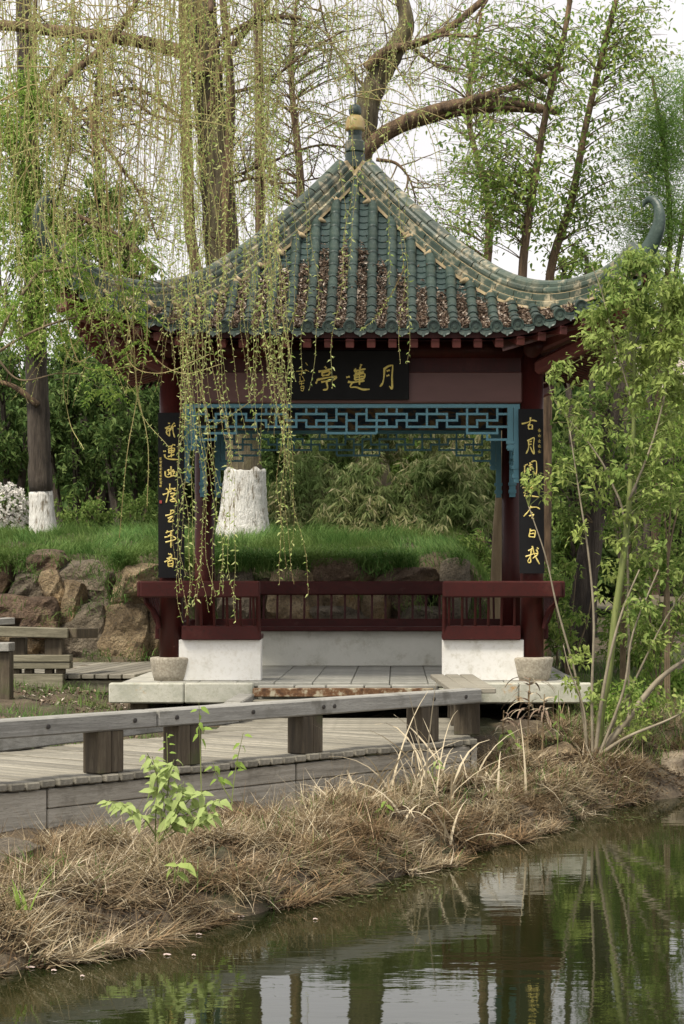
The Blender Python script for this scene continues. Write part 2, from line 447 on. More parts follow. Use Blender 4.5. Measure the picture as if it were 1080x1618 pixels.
M['leaf_lemon'] = leafmat('lemon_leaf', [(0.1, (0.25, 0.36, 0.09)), (0.9, (0.40, 0.48, 0.16))], 0.35)
M['blossom'] = leafmat('white_blossom', [(0.1, (0.62, 0.60, 0.55)), (0.9, (0.82, 0.80, 0.78))], 0.3)
M['grass'] = leafmat('mound_grass', [(0.1, (0.055, 0.13, 0.03)), (0.5, (0.10, 0.20, 0.048)), (0.9, (0.18, 0.285, 0.085))], 0.35, patch=(0.15, 0.22, 0.06), patch_scale=0.9)
M['straw'] = leafmat('dry_straw', [(0.05, (0.115, 0.082, 0.05)), (0.35, (0.265, 0.208, 0.12)), (0.75, (0.44, 0.365, 0.23)), (0.97, (0.66, 0.59, 0.43))], 0.2, patch=(0.16, 0.108, 0.058), patch_scale=2.6)
M['straw_pale'] = leafmat('pale_straw', [(0.05, (0.30, 0.235, 0.15)), (0.5, (0.48, 0.40, 0.27)), (0.95, (0.68, 0.61, 0.47))], 0.2, patch=(0.36, 0.24, 0.13), patch_scale=1.4)
M['mud_bits'] = leafmat('rotten_bits', [(0.05, (0.035, 0.022, 0.012)), (0.6, (0.09, 0.06, 0.034)), (0.95, (0.19, 0.135, 0.08))], 0.0)
M['reed'] = leafmat('dead_reed', [(0.1, (0.34, 0.27, 0.17)), (0.6, (0.52, 0.45, 0.32)), (0.95, (0.68, 0.62, 0.49))], 0.15)
M['litter'] = leafmat('leaf_litter', [(0.05, (0.055, 0.036, 0.026)), (0.4, (0.14, 0.098, 0.070)), (0.75, (0.26, 0.195, 0.145)), (0.97, (0.54, 0.48, 0.41))], 0.0, rough=0.8)
M['petal'] = surf('petal_white', [(0.3, (0.42, 0.30, 0.27)), (0.7, (0.58, 0.50, 0.46))], 8, 0.7, 0)
M['pad'] = leafmat('water_weed', [(0.1, (0.05, 0.075, 0.02)), (0.9, (0.11, 0.14, 0.045))], 0.0)
M['paint_beam'] = surf('painted_beam', [(0.38, (0.012, 0.022, 0.05)), (0.48, (0.02, 0.05, 0.085)), (0.56, (0.20, 0.12, 0.05)), (0.64, (0.26, 0.21, 0.12)), (0.72, (0.10, 0.02, 0.015))], 4, 0.6, 0.05, 30, stretch=(1, 1, 1.6), dist=1.5)
M['facade'] = surf('pale_facade', [(0.3, (0.55, 0.47, 0.42)), (0.7, (0.68, 0.60, 0.55))], 2, 0.8, 0.1)
M['window'] = surf('window_glass', [(0.3, (0.10, 0.11, 0.12)), (0.7, (0.2, 0.21, 0.22))], 2, 0.15, 0)
M['sand'] = surf('pale_sand', [(0.3, (0.24, 0.19, 0.13)), (0.7, (0.42, 0.35, 0.25))], 6, 0.95, 0.6, 20, bdist=0.03)

def water_mat():
    m, nt, p = base_mat('pond_water')
    vec = coords(nt)
    n = noise(nt, vec, 0.7, 4, 0.6)
    nt.links.new(ramp(nt, n, [(0.35, (0.009, 0.013, 0.004)), (0.65, (0.016, 0.019, 0.006))]), p.inputs['Base Color'])
    p.inputs['Roughness'].default_value = 0.02
    p.inputs['IOR'].default_value = 1.333
    n1 = noise(nt, coords(nt, (1.0, 2.4, 1)), 3.2, 2, 0.5)
    n2 = noise(nt, coords(nt, (1.0, 2.0, 1)), 14, 2, 0.5)
    b1 = nt.nodes.new("ShaderNodeBump"); b1.inputs['Strength'].default_value = 0.016; b1.inputs['Distance'].default_value = 0.05
    b2 = nt.nodes.new("ShaderNodeBump"); b2.inputs['Strength'].default_value = 0.012; b2.inputs['Distance'].default_value = 0.012
    nt.links.new(n1, b1.inputs['Height']); nt.links.new(n2, b2.inputs['Height'])
    nt.links.new(b1.outputs[0], b2.inputs['Normal']); nt.links.new(b2.outputs[0], p.inputs['Normal'])
    return m
M['water'] = water_mat()

# ------------------------------------------------------------------ ground and water
SX = np.array([-60, -12, -6, -2.6, -1.387, -0.878, -0.296, 0.167, 0.702, 1.41, 2.0, 2.78, 4.5, 8, 20, 60])
SY = np.array([-40, -18, -13.2, -10.6, -9.62, -9.08, -7.83, -7.02, -6.02, -4.42, -2.85, -1.85, -1.2, -0.8, 0, 3])
def shore(x): return np.interp(x, SX, SY)
def height(x, y, rough=True):
    x, y = np.asarray(x, float), np.asarray(y, float)
    wob = (vnoise(x * 1.9 + 11, y * 1.9) - 0.5) * 0.42 if rough else 0
    n = (y - shore(x)) * 0.62 + wob
    land = np.interp(y, [-14, -8, -4, -1.2, 1.0, 5.2, 30, 120], [0.20, 0.22, 0.25, 0.42, 0.58, 0.74, 1.1, 1.3])
    left = sm(-x, 2.0, 2.8) * sm(y, -4, -1) * 0.12
    h = (land + left) * (1 - np.exp(-np.maximum(n, 0) / 0.30))
    h = np.where(n < 0, np.maximum(n * 0.9, -0.7), h)
    md = sm(y, 5.2, 5.65) * (1 - sm(x, 1.1, 2.3))
    up = np.interp(y, [5.2, 5.7, 9, 12, 16, 40, 90], [1.96, 2.06, 2.38, 2.42, 2.3, 1.8, 1.4])
    h = h * (1 - md) + up * md
    if rough:
        h = h + np.where(n > 0.02, (vnoise(x * 3.3, y * 3.3) - 0.5) * 0.13 * np.clip(n / 0.5, 0, 1) + (vnoise(x * 9, y * 9) - 0.5) * 0.04, 0)
    return h
gx = np.unique(np.concatenate([np.linspace(-150, -8, 22), np.linspace(-8, -3.2, 30), np.linspace(-3.2, 4.2, 130), np.linspace(4.2, 12, 36), np.linspace(12, 150, 22)]))
gy = np.unique(np.concatenate([np.linspace(-45, -12.5, 20), np.linspace(-12.5, 0, 190), np.linspace(0, 8, 90), np.linspace(8, 20, 40), np.linspace(20, 250, 24)]))
XX, YY = np.meshgrid(gx, gy, indexing='ij')
gb = MB(); gb.grid(np.stack([XX, YY, height(XX, YY)], -1))
obj('ground', gb, M['soil'], smooth=True, kind='structure')
wb = MB(); wb.add([[-150, -60, 0], [150, -60, 0], [150, 20, 0], [-150, 20, 0]], f4=[[0, 1, 2, 3]])
obj('water', wb, M['water'], kind='structure')

# ------------------------------------------------------------------ the pavilion
FL = 0.853            # floor level
HC = 1.65             # half the column spacing
CY = 1.65             # its centre lies at (0, CY)
pav = root('pavilion', (0, CY, 0.45), 'square Chinese garden pavilion with green glazed pyramid roof and dark red columns', 'pavilion')
CORN = [(-HC, 0.0), (HC, 0.0), (-HC, 2 * HC), (HC, 2 * HC)]

# platform: slab, front edge stones, floor stones, props below
pb = MB(); pb.box((0, CY, 0.745), (4.26, 4.20, 0.115), bev=0.01)
plat = obj('platform', pb, M['slab'], pav)
for xa, xb in ((-2.15, -1.48), (-1.475, -0.86), (0.83, 1.50), (1.505, 2.15)):
    b = MB(); b.box(((xa + xb) / 2, -0.46, 0.763), (xb - xa, 0.12, 0.18), bev=0.012)
    obj('edge_stone', b, M['slab'], plat)
for xa, xb, yy, zz in ((-0.82, -0.5, -0.47, 0.835), (-0.49, -0.22, -0.475, 0.832), (-0.21, 0.12, -0.47, 0.836), (0.13, 0.36, -0.475, 0.83), (0.37, 0.78, -0.44, 0.836)):
    b = MB(); b.box(((xa + xb) / 2, yy, zz - 0.03), (xb - xa, 0.16, 0.06), bev=0.008)
    obj('edge_paver', b, M['paver'], plat)
fm = MB(); fm.box((0, 0, 0), (0.338, 0.338, 0.04), bev=0.005)
fmesh = fm.mesh('floor_stone'); fmesh.materials.append(M['paver'])
for i in range(12):
    for j in range(12):
        x, y = -1.98 + 0.36 + (i - 0.5) * 0.345 - 0.345 * 0.0, -0.22 + j * 0.345
        place('floor_stone', fmesh, Matrix.Translation((x - 0.1, y, FL - 0.02 + random.uniform(-0.002, 0.002))), plat)
b = MB(); b.bar((-0.86, -0.60, 0.775), (0.74, -0.60, 0.775), 0.10, 0.075, bev=0.006)
obj('steel_channel', b, M['rust'], plat)
b = MB(); b.bar((-0.86, -0.68, 0.69), (0.80, -0.68, 0.69), 0.2, 0.05, bev=0.006)
obj('step_board', b, M['deck'], plat)
for x in (-1.9, -0.35, 0.95, 1.75):
    b = MB(); b.box((x, -0.25, 0.50), (0.16, 0.2, 0.36), bev=0.01)
    obj('prop', b, M['post_wood'], plat)
b = MB(); b.box((0, 0.9, 0.58), (3.9, 0.2, 0.22))
obj('under_beam', b, M['old_wood'], plat)

# columns and their stone bases
for cx, cy in CORN:
    b = MB(); b.lathe([(0.155, FL), (0.172, FL + 0.06), (0.188, FL + 0.15), (0.196, FL + 0.19), (0.192, FL + 0.208), (0.17, FL + 0.214)], (cx, cy, 0), 28)
    obj('stone_base', b, M['granite'], pav, smooth=True)
    b = MB(); b.lathe([(0.108, FL + 0.20), (0.107, 2.0), (0.105, 3.86)], (cx, cy, 0), 28)
    obj('column', b, M['red'], pav, smooth=True)

# low walls under the benches
WT = 1.229
def lowwall(x0, x1, y0, y1, m):
    b = MB(); b.box(((x0 + x1) / 2, (y0 + y1) / 2, (FL + WT) / 2), (x1 - x0, y1 - y0, WT - FL - 0.002), bev=0.006)
    obj('low_wall', b, m, pav)
lowwall(-HC + 0.08, -0.822, -0.10, 0.10, M['plaster'])
lowwall(0.828, HC - 0.08, -0.10, 0.10, M['plaster'])
lowwall(-HC + 0.08, HC - 0.08, 3.2, 3.4, M['plaster_old'])
lowwall(-HC - 0.10, -HC + 0.10, 0.12, 3.18, M['plaster_old'])
lowwall(HC - 0.10, HC + 0.10, 0.12, 3.18, M['plaster_old'])

# benches with outward bent backs
RT, RB = 1.762, 1.612
def bench(a, b_, out, ext0, ext1, n):
    """bench from a to b_ (plan points on the column line), leaning to the side out; ext: how far the top rail runs past the ends"""
    a, b_, out = np.array([*a, 0.0]), np.array([*b_, 0.0]), np.array([*out, 0.0])
    d = norm(b_ - a)
    r = root('bench', (0, 0, 0), None, None)
    r.parent = pav; r.location = (a + b_) / 2 + np.array([0, 0, WT]) - np.array(pav.location)
    inv = Matrix.Translation(-Vector((a + b_) / 2 + np.array([0, 0, WT])))
    def part(name, mb, m, smooth=False):
        o = obj(name, mb, m, pav, smooth)
        o.parent = r; o.matrix_parent_inverse = inv
        return o
    z = lambda h: np.array([0, 0, h])
    q = MB(); q.bar(a + z(WT + 0.024) - out * 0.10, b_ + z(WT + 0.024) - out * 0.10, 0.34, 0.046, bev=0.008)
    part('seat', q, M['red_bench'])
    q = MB(); q.bar(a + z(WT + 0.062) + out * 0.125, b_ + z(WT + 0.062) + out * 0.125, 0.07, 0.13, bev=0.008)
    part('bottom_rail', q, M['red_bench'])
    q = MB(); q.bar(a + z((RT + RB) / 2) + out * 0.24 - d * ext0, b_ + z((RT + RB) / 2) + out * 0.24 + d * ext1, 0.10, RT - RB, bev=0.014)
    part('top_rail', q, M['red_bench'])
    L = np.linalg.norm(b_ - a)
    for i in range(n):
        s = a + d * (L * (i + 0.5) / n)
        prof = np.array([(0.13, WT + 0.10), (0.165, WT + 0.16), (0.20, WT + 0.25), (0.225, WT + 0.33), (0.24, RB + 0.01)])
        pts = s + prof[:, :1] * out + np.concatenate([np.zeros((5, 2)), prof[:, 1:]], 1)
        q = MB(); q.tube(pts, 0.0135, 6, ref=d)
        part('baluster', q, M['red_bench'])
    return r
bench((-HC - 0.0 + 0.11, 0), (-0.822, 0), (0, -1), 0.36, 0.0, 6)
bench((0.828, 0), (HC - 0.11, 0), (0, -1), 0.0, 0.36, 6)
bench((-HC + 0.11, 3.3), (HC - 0.11, 3.3), (0, 1), 0.36, 0.36, 21)
bench((-HC, 3.19), (-HC, 0.11), (-1, 0), 0.36, 0.30, 18)
bench((HC, 0.11), (HC, 3.19), (1, 0), 0.30, 0.36, 18)
# end posts of the front benches and the bent brackets at the corners
for x, s in ((-0.84, -1), (0.846, 1)):
    b = MB(); b.tube([(x, -0.125, WT + 0.0), (x, -0.165, WT + 0.16), (x, -0.225, WT + 0.33), (x, -0.24, RB + 0.01)], 0.021, 4, ref=np.array([1.0, 0, 0]))
    obj('bench_end_post', b, M['red_bench'], pav)
for s in (-1, 1):
    b = MB()
    for dy in (0.0, 0.045, 0.09, 0.135):
        pr = [(0.10, WT + 0.10), (0.115, WT + 0.19), (0.16, WT + 0.27), (0.215, WT + 0.33), (0.225, RB + 0.01)]
        b.tube([(s * (HC + p), -0.13 + dy, zz) for p, zz in pr], 0.017, 4, ref=np.array([0, 1.0, 0]))
    obj('corner_bracket', b, M['red_bench'], pav)

# beams, frieze boards
for (x0, y0), (x1, y1), vis in (((-HC, 0), (HC, 0), 1), ((-HC, 3.3), (HC, 3.3), 0), ((-HC, 0), (-HC, 3.3), 0), ((HC, 0), (HC, 3.3), 0)):
    a, c = np.array([x0, y0, 0.0]), np.array([x1, y1, 0.0])
    d = norm(c - a)
    b = MB(); b.bar(a + d * 0.09 + [0, 0, 3.528], c - d * 0.09 + [0, 0, 3.528], 0.13, 0.286, bev=0.012)
    obj('beam', b, M['beam'] if vis else M['paint_beam'], pav)
    b = MB(); b.bar(a + d * 0.09 + [0, 0, 3.735], c - d * 0.09 + [0, 0, 3.735], 0.07, 0.124)
    obj('frieze_board', b, M['red'], pav)
    b = MB(); b.tube([a - d * 0.30 + [0, 0, 3.875], c + d * 0.30 + [0, 0, 3.875]], 0.085, 14)
    obj('purlin', b, M['red'], pav, smooth=True)

# hanging lattices below the beams
def lattice(o, ax, ny):
    """o: plan centre of the bay, ax: direction of the bay, ny: outward"""
    o, ax, ny = np.array([*o, 0.0]), np.array([*ax, 0.0]), np.array([*ny, 0.0])
    U = np.array([0, 0, 1.0])
    st, zr, t = 0.0919, lambda j: 3.347 - 0.0585 * j, 0.0205
    xk = lambda k: (k + 0.5) * st if k >= 0 else (k + 0.5) * st
    fr = MB()
    fr.bar(o + ax * -1.538 + U * 3.362, o + ax * 1.538 + U * 3.362, 0.06, 0.034)
    for s in (-1, 1):
        fr.bar(o + ax * s * 1.452 + U * 3.345, o + ax * s * 1.452 + U * 2.955, 0.055, 0.052, up=ax)
        fr.bar(o + ax * s * 1.510 + U * 3.345, o + ax * s * 1.510 + U * 2.66, 0.065, 0.056, up=ax)
        fr.box(o + ax * s * 1.452 + U * 3.03, (0.075, 0.075, 0.03)); fr.box(o + ax * s * 1.452 + U * 2.985, (0.07, 0.07, 0.03))
        fr.box(o + ax * s * 1.508 + U * 2.80, (0.085, 0.085, 0.03)); fr.box(o + ax * s * 1.508 + U * 2.72, (0.08, 0.08, 0.035))
    p = obj('lattice', fr, M['blue'], pav)
    H = {1: [(0, 1), (2, 5), (6, 9), (10, 13), (14, 15)], 2: [(1, 3), (4, 6), (8, 10), (12, 14)], 3: [(0, 4), (5, 8), (9, 12), (13, 15)], 4: [(11, 14)], 5: [(13, 15)]}
    V = {0: [(1, 4)], 1: [(0, 2)], 2: [(1, 4)], 3: [(0, 1), (2, 3)], 4: [(0, 1), (2, 3)], 5: [(1, 3)], 6: [(1, 2)], 7: [(0, 3)], 8: [(0, 1), (2, 3)], 9: [(1, 3)], 10: [(1, 2)], 11: [(0, 4)], 12: [(0, 1), (2, 3)], 13: [(1, 3), (4, 5)], 14: [(0, 2), (3, 4)]}
    q = MB()
    for s in (-1, 1):
        for r_, L in H.items():
            for k0, k1 in L:
                e1 = 1.43 if k1 == 15 else xk(k1) + t / 2
                q.bar(o + ax * s * (xk(k0) - t / 2) + U * zr(r_), o + ax * s * e1 + U * zr(r_), 0.030, t)
        for k, L in V.items():
            for r0, r1 in L:
                q.bar(o + ax * s * xk(k) + U * zr(r0), o + ax * s * xk(k) + U * zr(r1), 0.027, t * 0.96, up=ax)
    q.bar(o - ax * xk(0) + U * zr(2), o + ax * xk(0) + U * zr(2), 0.028, t)
    q.bar(o - ax * xk(2) + U * zr(4), o + ax * xk(2) + U * zr(4), 0.032, t)
    obj('lattice_bars', q, M['blue'], p, kind='stuff')
lattice((0, 0), (1, 0), (0, -1))
lattice((0, 3.3), (1, 0), (0, 1))
lattice((-HC, 1.65), (0, 1), (-1, 0))
lattice((HC, 1.65), (0, 1), (1, 0))

# ---- roof
_gd = np.array([0, 0.33, 0.66, 1.0, 1.325, 1.66, 1.99, 2.3, 2.5, 2.8])
_gz = np.array([5.80, 5.40, 5.03, 4.70, 4.43, 4.22, 4.08, 3.99, 3.955, 3.92])
_P = np.polyfit(_gd, _gz, 5)
def gz(d): return np.polyval(_P, d)
def lift(a): return 0.26 * np.maximum(0, np.abs(a) - 1.2) ** 2
def zs(d, a): return gz(d) + lift(a)
def dmax(a): return 2.45 + 0.2 * (np.maximum(0, np.abs(a) - 1.2) / 1.45) ** 2
FACES = [(np.array([1.0, 0, 0]), np.array([0, -1.0, 0])), (np.array([-1.0, 0, 0]), np.array([0, 1.0, 0])), (np.array([0, 1.0, 0]), np.array([1.0, 0, 0])), (np.array([0, -1.0, 0]), np.array([-1.0, 0, 0]))]
C0 = np.array([0, CY, 0.0])
def RP(face, a, d, dz=0.0):
    """roof point: lateral a, distance d from the centre; face gives the axes"""
    ax, out = FACES[face]
    a, d = np.broadcast_arrays(np.asarray(a, float), np.asarray(d, float))
    return C0 + a[..., None] * ax + d[..., None] * out + (zs(d, a) + dz)[..., None] * np.array([0, 0, 1.0])

# roof boarding (the bed under the tiles and the soffit under it)
bed = MB(); sof = MB()
for f in range(4):
    for s in (-1, 1):
        tt = np.linspace(0, 1, 25)[:, None]; ll = np.linspace(0, 1, 25)[None]
        dd = tt * np.ones_like(ll)
        amax = 2.62 * tt
        a = amax * ll
        d = np.maximum(dd * dmax(a), a)
        d = np.where(tt * np.ones_like(ll) > 0.999, np.maximum(dmax(a) - 0.03, a * 0.995), d)
        A = RP(f, s * a, d, 0.0); B = RP(f, s * a, d, -0.10)
        if s > 0: A = A[:, ::-1]
        bed.grid(A); sof.grid(B)
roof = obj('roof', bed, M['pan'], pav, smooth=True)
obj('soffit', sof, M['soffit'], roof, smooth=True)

SP = 0.184
TL = 0.205
# one barrel tile: half round, with a rolled lower lip
def barrel_mesh():
    q = MB()
    ang = np.linspace(-0.15, math.pi + 0.15, 9)
    prof = [(0.0, 0.050), (0.020, 0.0525), (0.028, 0.0525), (0.030, 0.0500), (TL + 0.012, 0.0485)]
    P = np.array([[[r * math.cos(t), x, r * math.sin(t)] for t in ang] for x, r in prof])
    q.grid(P)
    m = q.mesh('roof_tile', smooth=True); m.materials.append(M['tile'])
    return m
BM = barrel_mesh()
def frame_at(f, a, d):
    ax, out = FACES[f]
    p = RP(f, a, d); p2 = RP(f, a, d - 0.03)
    up = norm(p2 - p)                       # up the slope
    nz = norm(np.cross(ax * 1.0, up)); nz = nz if nz[2] > 0 else -nz
    x = np.cross(up, nz)
    return p, x, up, nz
def column_steps(a):
    top = abs(a) + 0.10
    d = float(dmax(a)); out = []
    while d > top:
        out.append(d)
        p0, p1 = RP(0, a, d), RP(0, a, d - 0.05)
        d -= TL * 0.05 / np.linalg.norm(p1 - p0)
    return out
capm = MB()
capm.lathe([(0.0, -0.012), (0.020, -0.012), (0.022, -0.006), (0.040, -0.006), (0.044, -0.016), (0.056, -0.016), (0.058, 0.02)], (0, 0, 0), 18)
capme = capm.mesh('tile_end', smooth=False); capme.materials.append(M['tile'])
dm = MB()                                   # drip tile: a bent tongue
xs = np.linspace(-1, 1, 7)
fr_, bk_ = [], []
for k, (w, dz_) in enumerate([(0.058, 0.0), (0.057, -0.022), (0.048, -0.040), (0.030, -0.050), (0.010, -0.054)]):
    fr_.append([[x * w, -0.004 - 0.004 * k, dz_ - 0.016 * (1 - x * x)] for x in xs])
dm.grid(np.array(fr_)); dm.grid(np.array(fr_)[:, ::-1] + np.array([0, 0.012, 0]))
dme = dm.mesh('drip_tile', smooth=True); dme.materials.append(M['tile'])

cols = [i * SP for i in range(-14, 15)]
rest = MB()
pans = MB()
ang = np.linspace(-0.15, math.pi + 0.15, 7)
for f in range(4):
    ax, out = FACES[f]
    for a in cols:
        st = column_steps(a)
        if len(st) < 1: continue
        for k, d in enumerate(st):
            p, x, up, nz = frame_at(f, a, d)
            jit = 0.004 * rng.standard_normal(2)
            if f == 0:
                y2 = norm(up + x * jit[0]); x2 = np.cross(y2, nz)
                place('roof_tile', BM, mat4(x2, y2, nz, p + nz * (0.024 + 0.002 * rng.random())), roof)
            else:
                prof = [(0.0, 0.050), (0.022, 0.0545), (0.032, 0.0505), (TL + 0.012, 0.0485)]
                P = np.array([[p + nz * 0.024 + x * r * math.cos(t) + up * l + nz * r * math.sin(t) for t in ang] for l, r in prof])
                rest.grid(P)
        p, x, up, nz = frame_at(f, a, st[0])
        q = mat4(x, np.array([0, 0, 1.0]) * 0.97 - norm(out) * 0.0, -norm(np.cross(x, np.array([0, 0, 1.0]))), p)
        o3 = norm(out + np.array([0, 0, -0.12]))
        u3 = norm(np.cross(o3, x)); x3 = np.cross(u3, o3)
        Mx = mat4(x3, u3, -o3, p + nz * 0.030 + o3 * 0.004)
        # a lathe runs along its z; z points inward (-o3)
        if f == 0: place('tile_end', capme, Mx, roof)
        else:
            rest.lathe([(0.0, 0), (0.058, 0.0), (0.058, 0.02)], (0, 0, 0), 10)
            v = rest.v[-1]; rest.v[-1] = (v @ np.stack([x3, u3, -o3], 1).T) + p + nz * 0.03
    for i in range(-14, 14):
        a = (i + 0.5) * SP
        top = abs(a) + 0.04
        d = float(dmax(a))
        p, x, up, nz = frame_at(f, a, d)
        o3 = norm(out + np.array([0, 0, -0.10])); u3 = norm(np.cross(o3, x)); x3 = np.cross(u3, o3)
        Md = mat4(x3, -o3, u3, p + o3 * 0.006 + nz * 0.006)
        place('drip_tile', dme, Md, roof) if f == 0 else None
        if f != 0:
            v = np.array(fr_).reshape(-1, 3) @ np.stack([x3, -o3, u3], 1).T + p + o3 * 0.028 + nz * 0.012
            rest.grid(v.reshape(5, 7, 3))
        # overlapping pan tiles in the trough
        xa = np.linspace(-1, 1, 6)
        while d > top:
            p, x, up, nz = frame_at(f, a, d)
            L = 0.10
            w = 0.062
            rows = []
            for l, h in ((0.0, -0.006), (0.0, 0.010), (L * 1.15, 0.0)):
                rows.append([p + x * w * t + up * l + nz * (h + 0.020 * t * t) for t in xa])
            pans.grid(np.array(rows))
            p1 = RP(f, a, d - 0.05)
            d -= L * 0.05 / np.linalg.norm(p1 - RP(f, a, d))
obj('far_side_tiles', rest, M['tile'], roof, smooth=True, kind='stuff')
obj('pan_tiles', pans, M['pan'], roof, kind='stuff')

# hip ridges: mortar core, three courses of ridge tiles, a curled horn at the end
_rd = np.array([0.06, 0.33, 0.66, 1.0, 1.325, 1.66, 1.99, 2.2, 2.385, 2.5, 2.57])
for ci, (sx, sy) in enumerate(((-1, -1), (1, -1), (-1, 1), (1, 1))):
    e = norm(np.array([sx, sy, 0.0])); side = np.array([-e[1], e[0], 0.0])
    def hp(d, dz):
        d = np.asarray(d, float)
        extra = 0.9 * np.maximum(0, d - 2.25) ** 2
        return C0 + (d * math.sqrt(2))[..., None] * e + (zs(d, d) + dz + extra)[..., None] * np.array([0, 0, 1.0])
    def sweep(mb, d0, d1, n, prof):
        dd = np.linspace(d0, d1, n)
        base = hp(dd, 0.0)
        t = norm(np.gradient(base, axis=0)) if n > 2 else norm(np.repeat((base[1] - base[0])[None], 2, 0))
        up = np.cross(t, side) * 1.0
        up = np.where(up[:, 2:3] < 0, -up, up)
        pr = np.asarray(prof, float)
        P = base[:, None] + pr[None, :, :1] * side + pr[None, :, 1:] * up[:, None]
        mb.grid(P)
        k = len(pr)
        mb.add(P[0], ng=[list(range(k))]); mb.add(P[-1], ng=[list(range(k))[::-1]])
    rg = MB()
    sweep(rg, 0.02, 2.50, 34, [(-0.110, -0.03), (-0.092, 0.042), (-0.078, 0.056), (-0.068, 0.11), (-0.060, 0.12), (-0.050, 0.19), (0.050, 0.19), (0.060, 0.12), (0.068, 0.11), (0.078, 0.056), (0.092, 0.042), (0.110, -0.03)])
    ridge = obj('hip_ridge', rg, M['mortar'], roof)
    L = 0.165
    n = int(2.5 / L)
    a12 = np.linspace(-0.25, math.pi + 0.25, 9)
    courses = [('ridge_brick', [(-0.104, -0.005), (-0.108, 0.038), (-0.09, 0.046), (0.09, 0.046), (0.108, 0.038), (0.104, -0.005)], 0.7),
               ('ridge_brick', [(-0.086, 0.050), (-0.090, 0.105), (-0.064, 0.112), (0.064, 0.112), (0.090, 0.105), (0.086, 0.050)], 0.0),
               ('ridge_brick', [(-0.066, 0.116), (-0.074, 0.135), (-0.074, 0.16), (-0.055, 0.182), (0.055, 0.182), (0.074, 0.16), (0.074, 0.135), (0.066, 0.116)], 0.5),
               ('ridge_cap', [(-0.062 * math.cos(t), 0.192 + 0.050 * math.sin(t)) for t in a12], 0.25)]
    for nm, prof, off in courses:
        for k in range(n + 1):
            d0 = max(0.05, 0.05 + (k - off) * L); d1 = min(2.58, 0.05 + (k + 1 - off) * L - 0.009)
            if d1 - d0 < 0.03: continue
            q = MB(); sweep(q, d0, d1, 4, prof)
            obj(nm, q, M['tile_ridge'], ridge)
    # horn
    H = MB()
    base = hp(np.array(2.50), 0.10)
    hz = np.array([0, 0, 1.0])
    path = [(0.0, 0.0, 0.075), (0.11, 0.06, 0.078), (0.20, 0.17, 0.070), (0.255, 0.30, 0.058), (0.255, 0.42, 0.046), (0.205, 0.50, 0.034), (0.14, 0.525, 0.026), (0.095, 0.495, 0.018), (0.085, 0.465, 0.010)]
    c = catmull([base + e * x + hz * z for x, z, r in path], 28)
    rr = np.interp(np.linspace(0, 1, 28), np.linspace(0, 1, len(path)), [p[2] for p in path])
    H.tube(c, rr * 1.15, 8, ref=side)
    v = H.v[-1]; k = (v - base) @ side; H.v[-1] = v - (k * 0.35)[:, None] * side
    obj('ridge_horn', H, M['tile'], ridge, smooth=True)
    q = MB(); q.box(base + e * 0.13 - hz * 0.015, (0.20, 0.11, 0.09), np.stack([e, side, hz], 1), bev=0.02)
    q.box(base + e * 0.25 - hz * 0.0, (0.08, 0.10, 0.06), np.stack([e, side, hz], 1), bev=0.02)
    obj('horn_seat', q, M['tile'], ridge)
    # mortar dabs where the tile columns run into the ridge
    if sy < 0:
        q = MB()
        for i in range(1, 14):
            a = i * SP
            p, x, up, nz = frame_at(0, sx * a, a + 0.10)
            c3 = p + nz * 0.03
            for _ in range(3):
                o3 = c3 + up * random.uniform(-0.02, 0.05) + x * random.uniform(-0.05, 0.05)
                q.tube([o3 - x * 0.05, o3 + nz * 0.03, o3 + x * 0.05], [0.012, 0.03, 0.010], 6)
        obj('mortar_dabs', q, M['mortar'], ridge, smooth=True, kind='stuff')
    # corner beam under the eave
    q = MB()
    c1 = np.array([sx * HC, CY + sy * HC, 3.80]); c2 = hp(np.array(2.50), -0.24)
    q.bar(c1 - e * 0.5 - hz * 0.02, c2 + e * 0.02, 0.13, 0.19, bev=0.02)
    q.bar(c1 - hz * 0.15 - e * 0.1, c1 + (c2 - c1) * 0.55 - hz * 0.14, 0.12, 0.13, bev=0.03)
    obj('corner_beam', q, M['rafter'], pav)

# finial
zf = 5.99
fin = MB(); fin.lathe([(0.10, zf - 0.12), (0.098, zf + 0.02), (0.075, zf + 0.04), (0.070, zf + 0.15), (0.064, zf + 0.20), (0.072, zf + 0.25)], (0, CY, 0), 20)
fo = obj('finial', fin, M['tile'], roof, smooth=False)
q = MB(); q.lathe([(0.085, zf + 0.035), (0.097, zf + 0.045), (0.099, zf + 0.135), (0.086, zf + 0.150), (0.07, zf + 0.155)], (0, CY, 0), 20)
obj('finial_ring', q, M['tile_ridge'], fo)
q = MB(); q.lathe([(0.06, zf + 0.245), (0.10, zf + 0.255), (0.097, zf + 0.28), (0.095, zf + 0.33), (0.08, zf + 0.375), (0.055, zf + 0.402)], (0, CY, 0), 24)
obj('finial_bulb', q, M['finial_gold'], fo, smooth=True)
q = MB()
pr = [(0.045, zf + 0.395), (0.060, zf + 0.42), (0.064, zf + 0.455), (0.055, zf + 0.49), (0.03, zf + 0.51), (0.012, zf + 0.515)]
q.lathe(pr, (0, CY, 0), 24)
v = q.v[-1]; a_ = np.arctan2(v[:, 1] - CY, v[:, 0]); k_ = 1 - 0.10 * (np.abs(np.cos(3 * a_)) < 0.35)
v[:, 0] *= k_; v[:, 1] = CY + (v[:, 1] - CY) * k_
obj('finial_knob', q, M['tile'], fo, smooth=True)
q = MB(); q.tube([(0, CY, zf + 0.5), (0, CY, zf + 0.92)], [0.008, 0.004], 6)
obj('finial_rod', q, M['bolt'], fo)

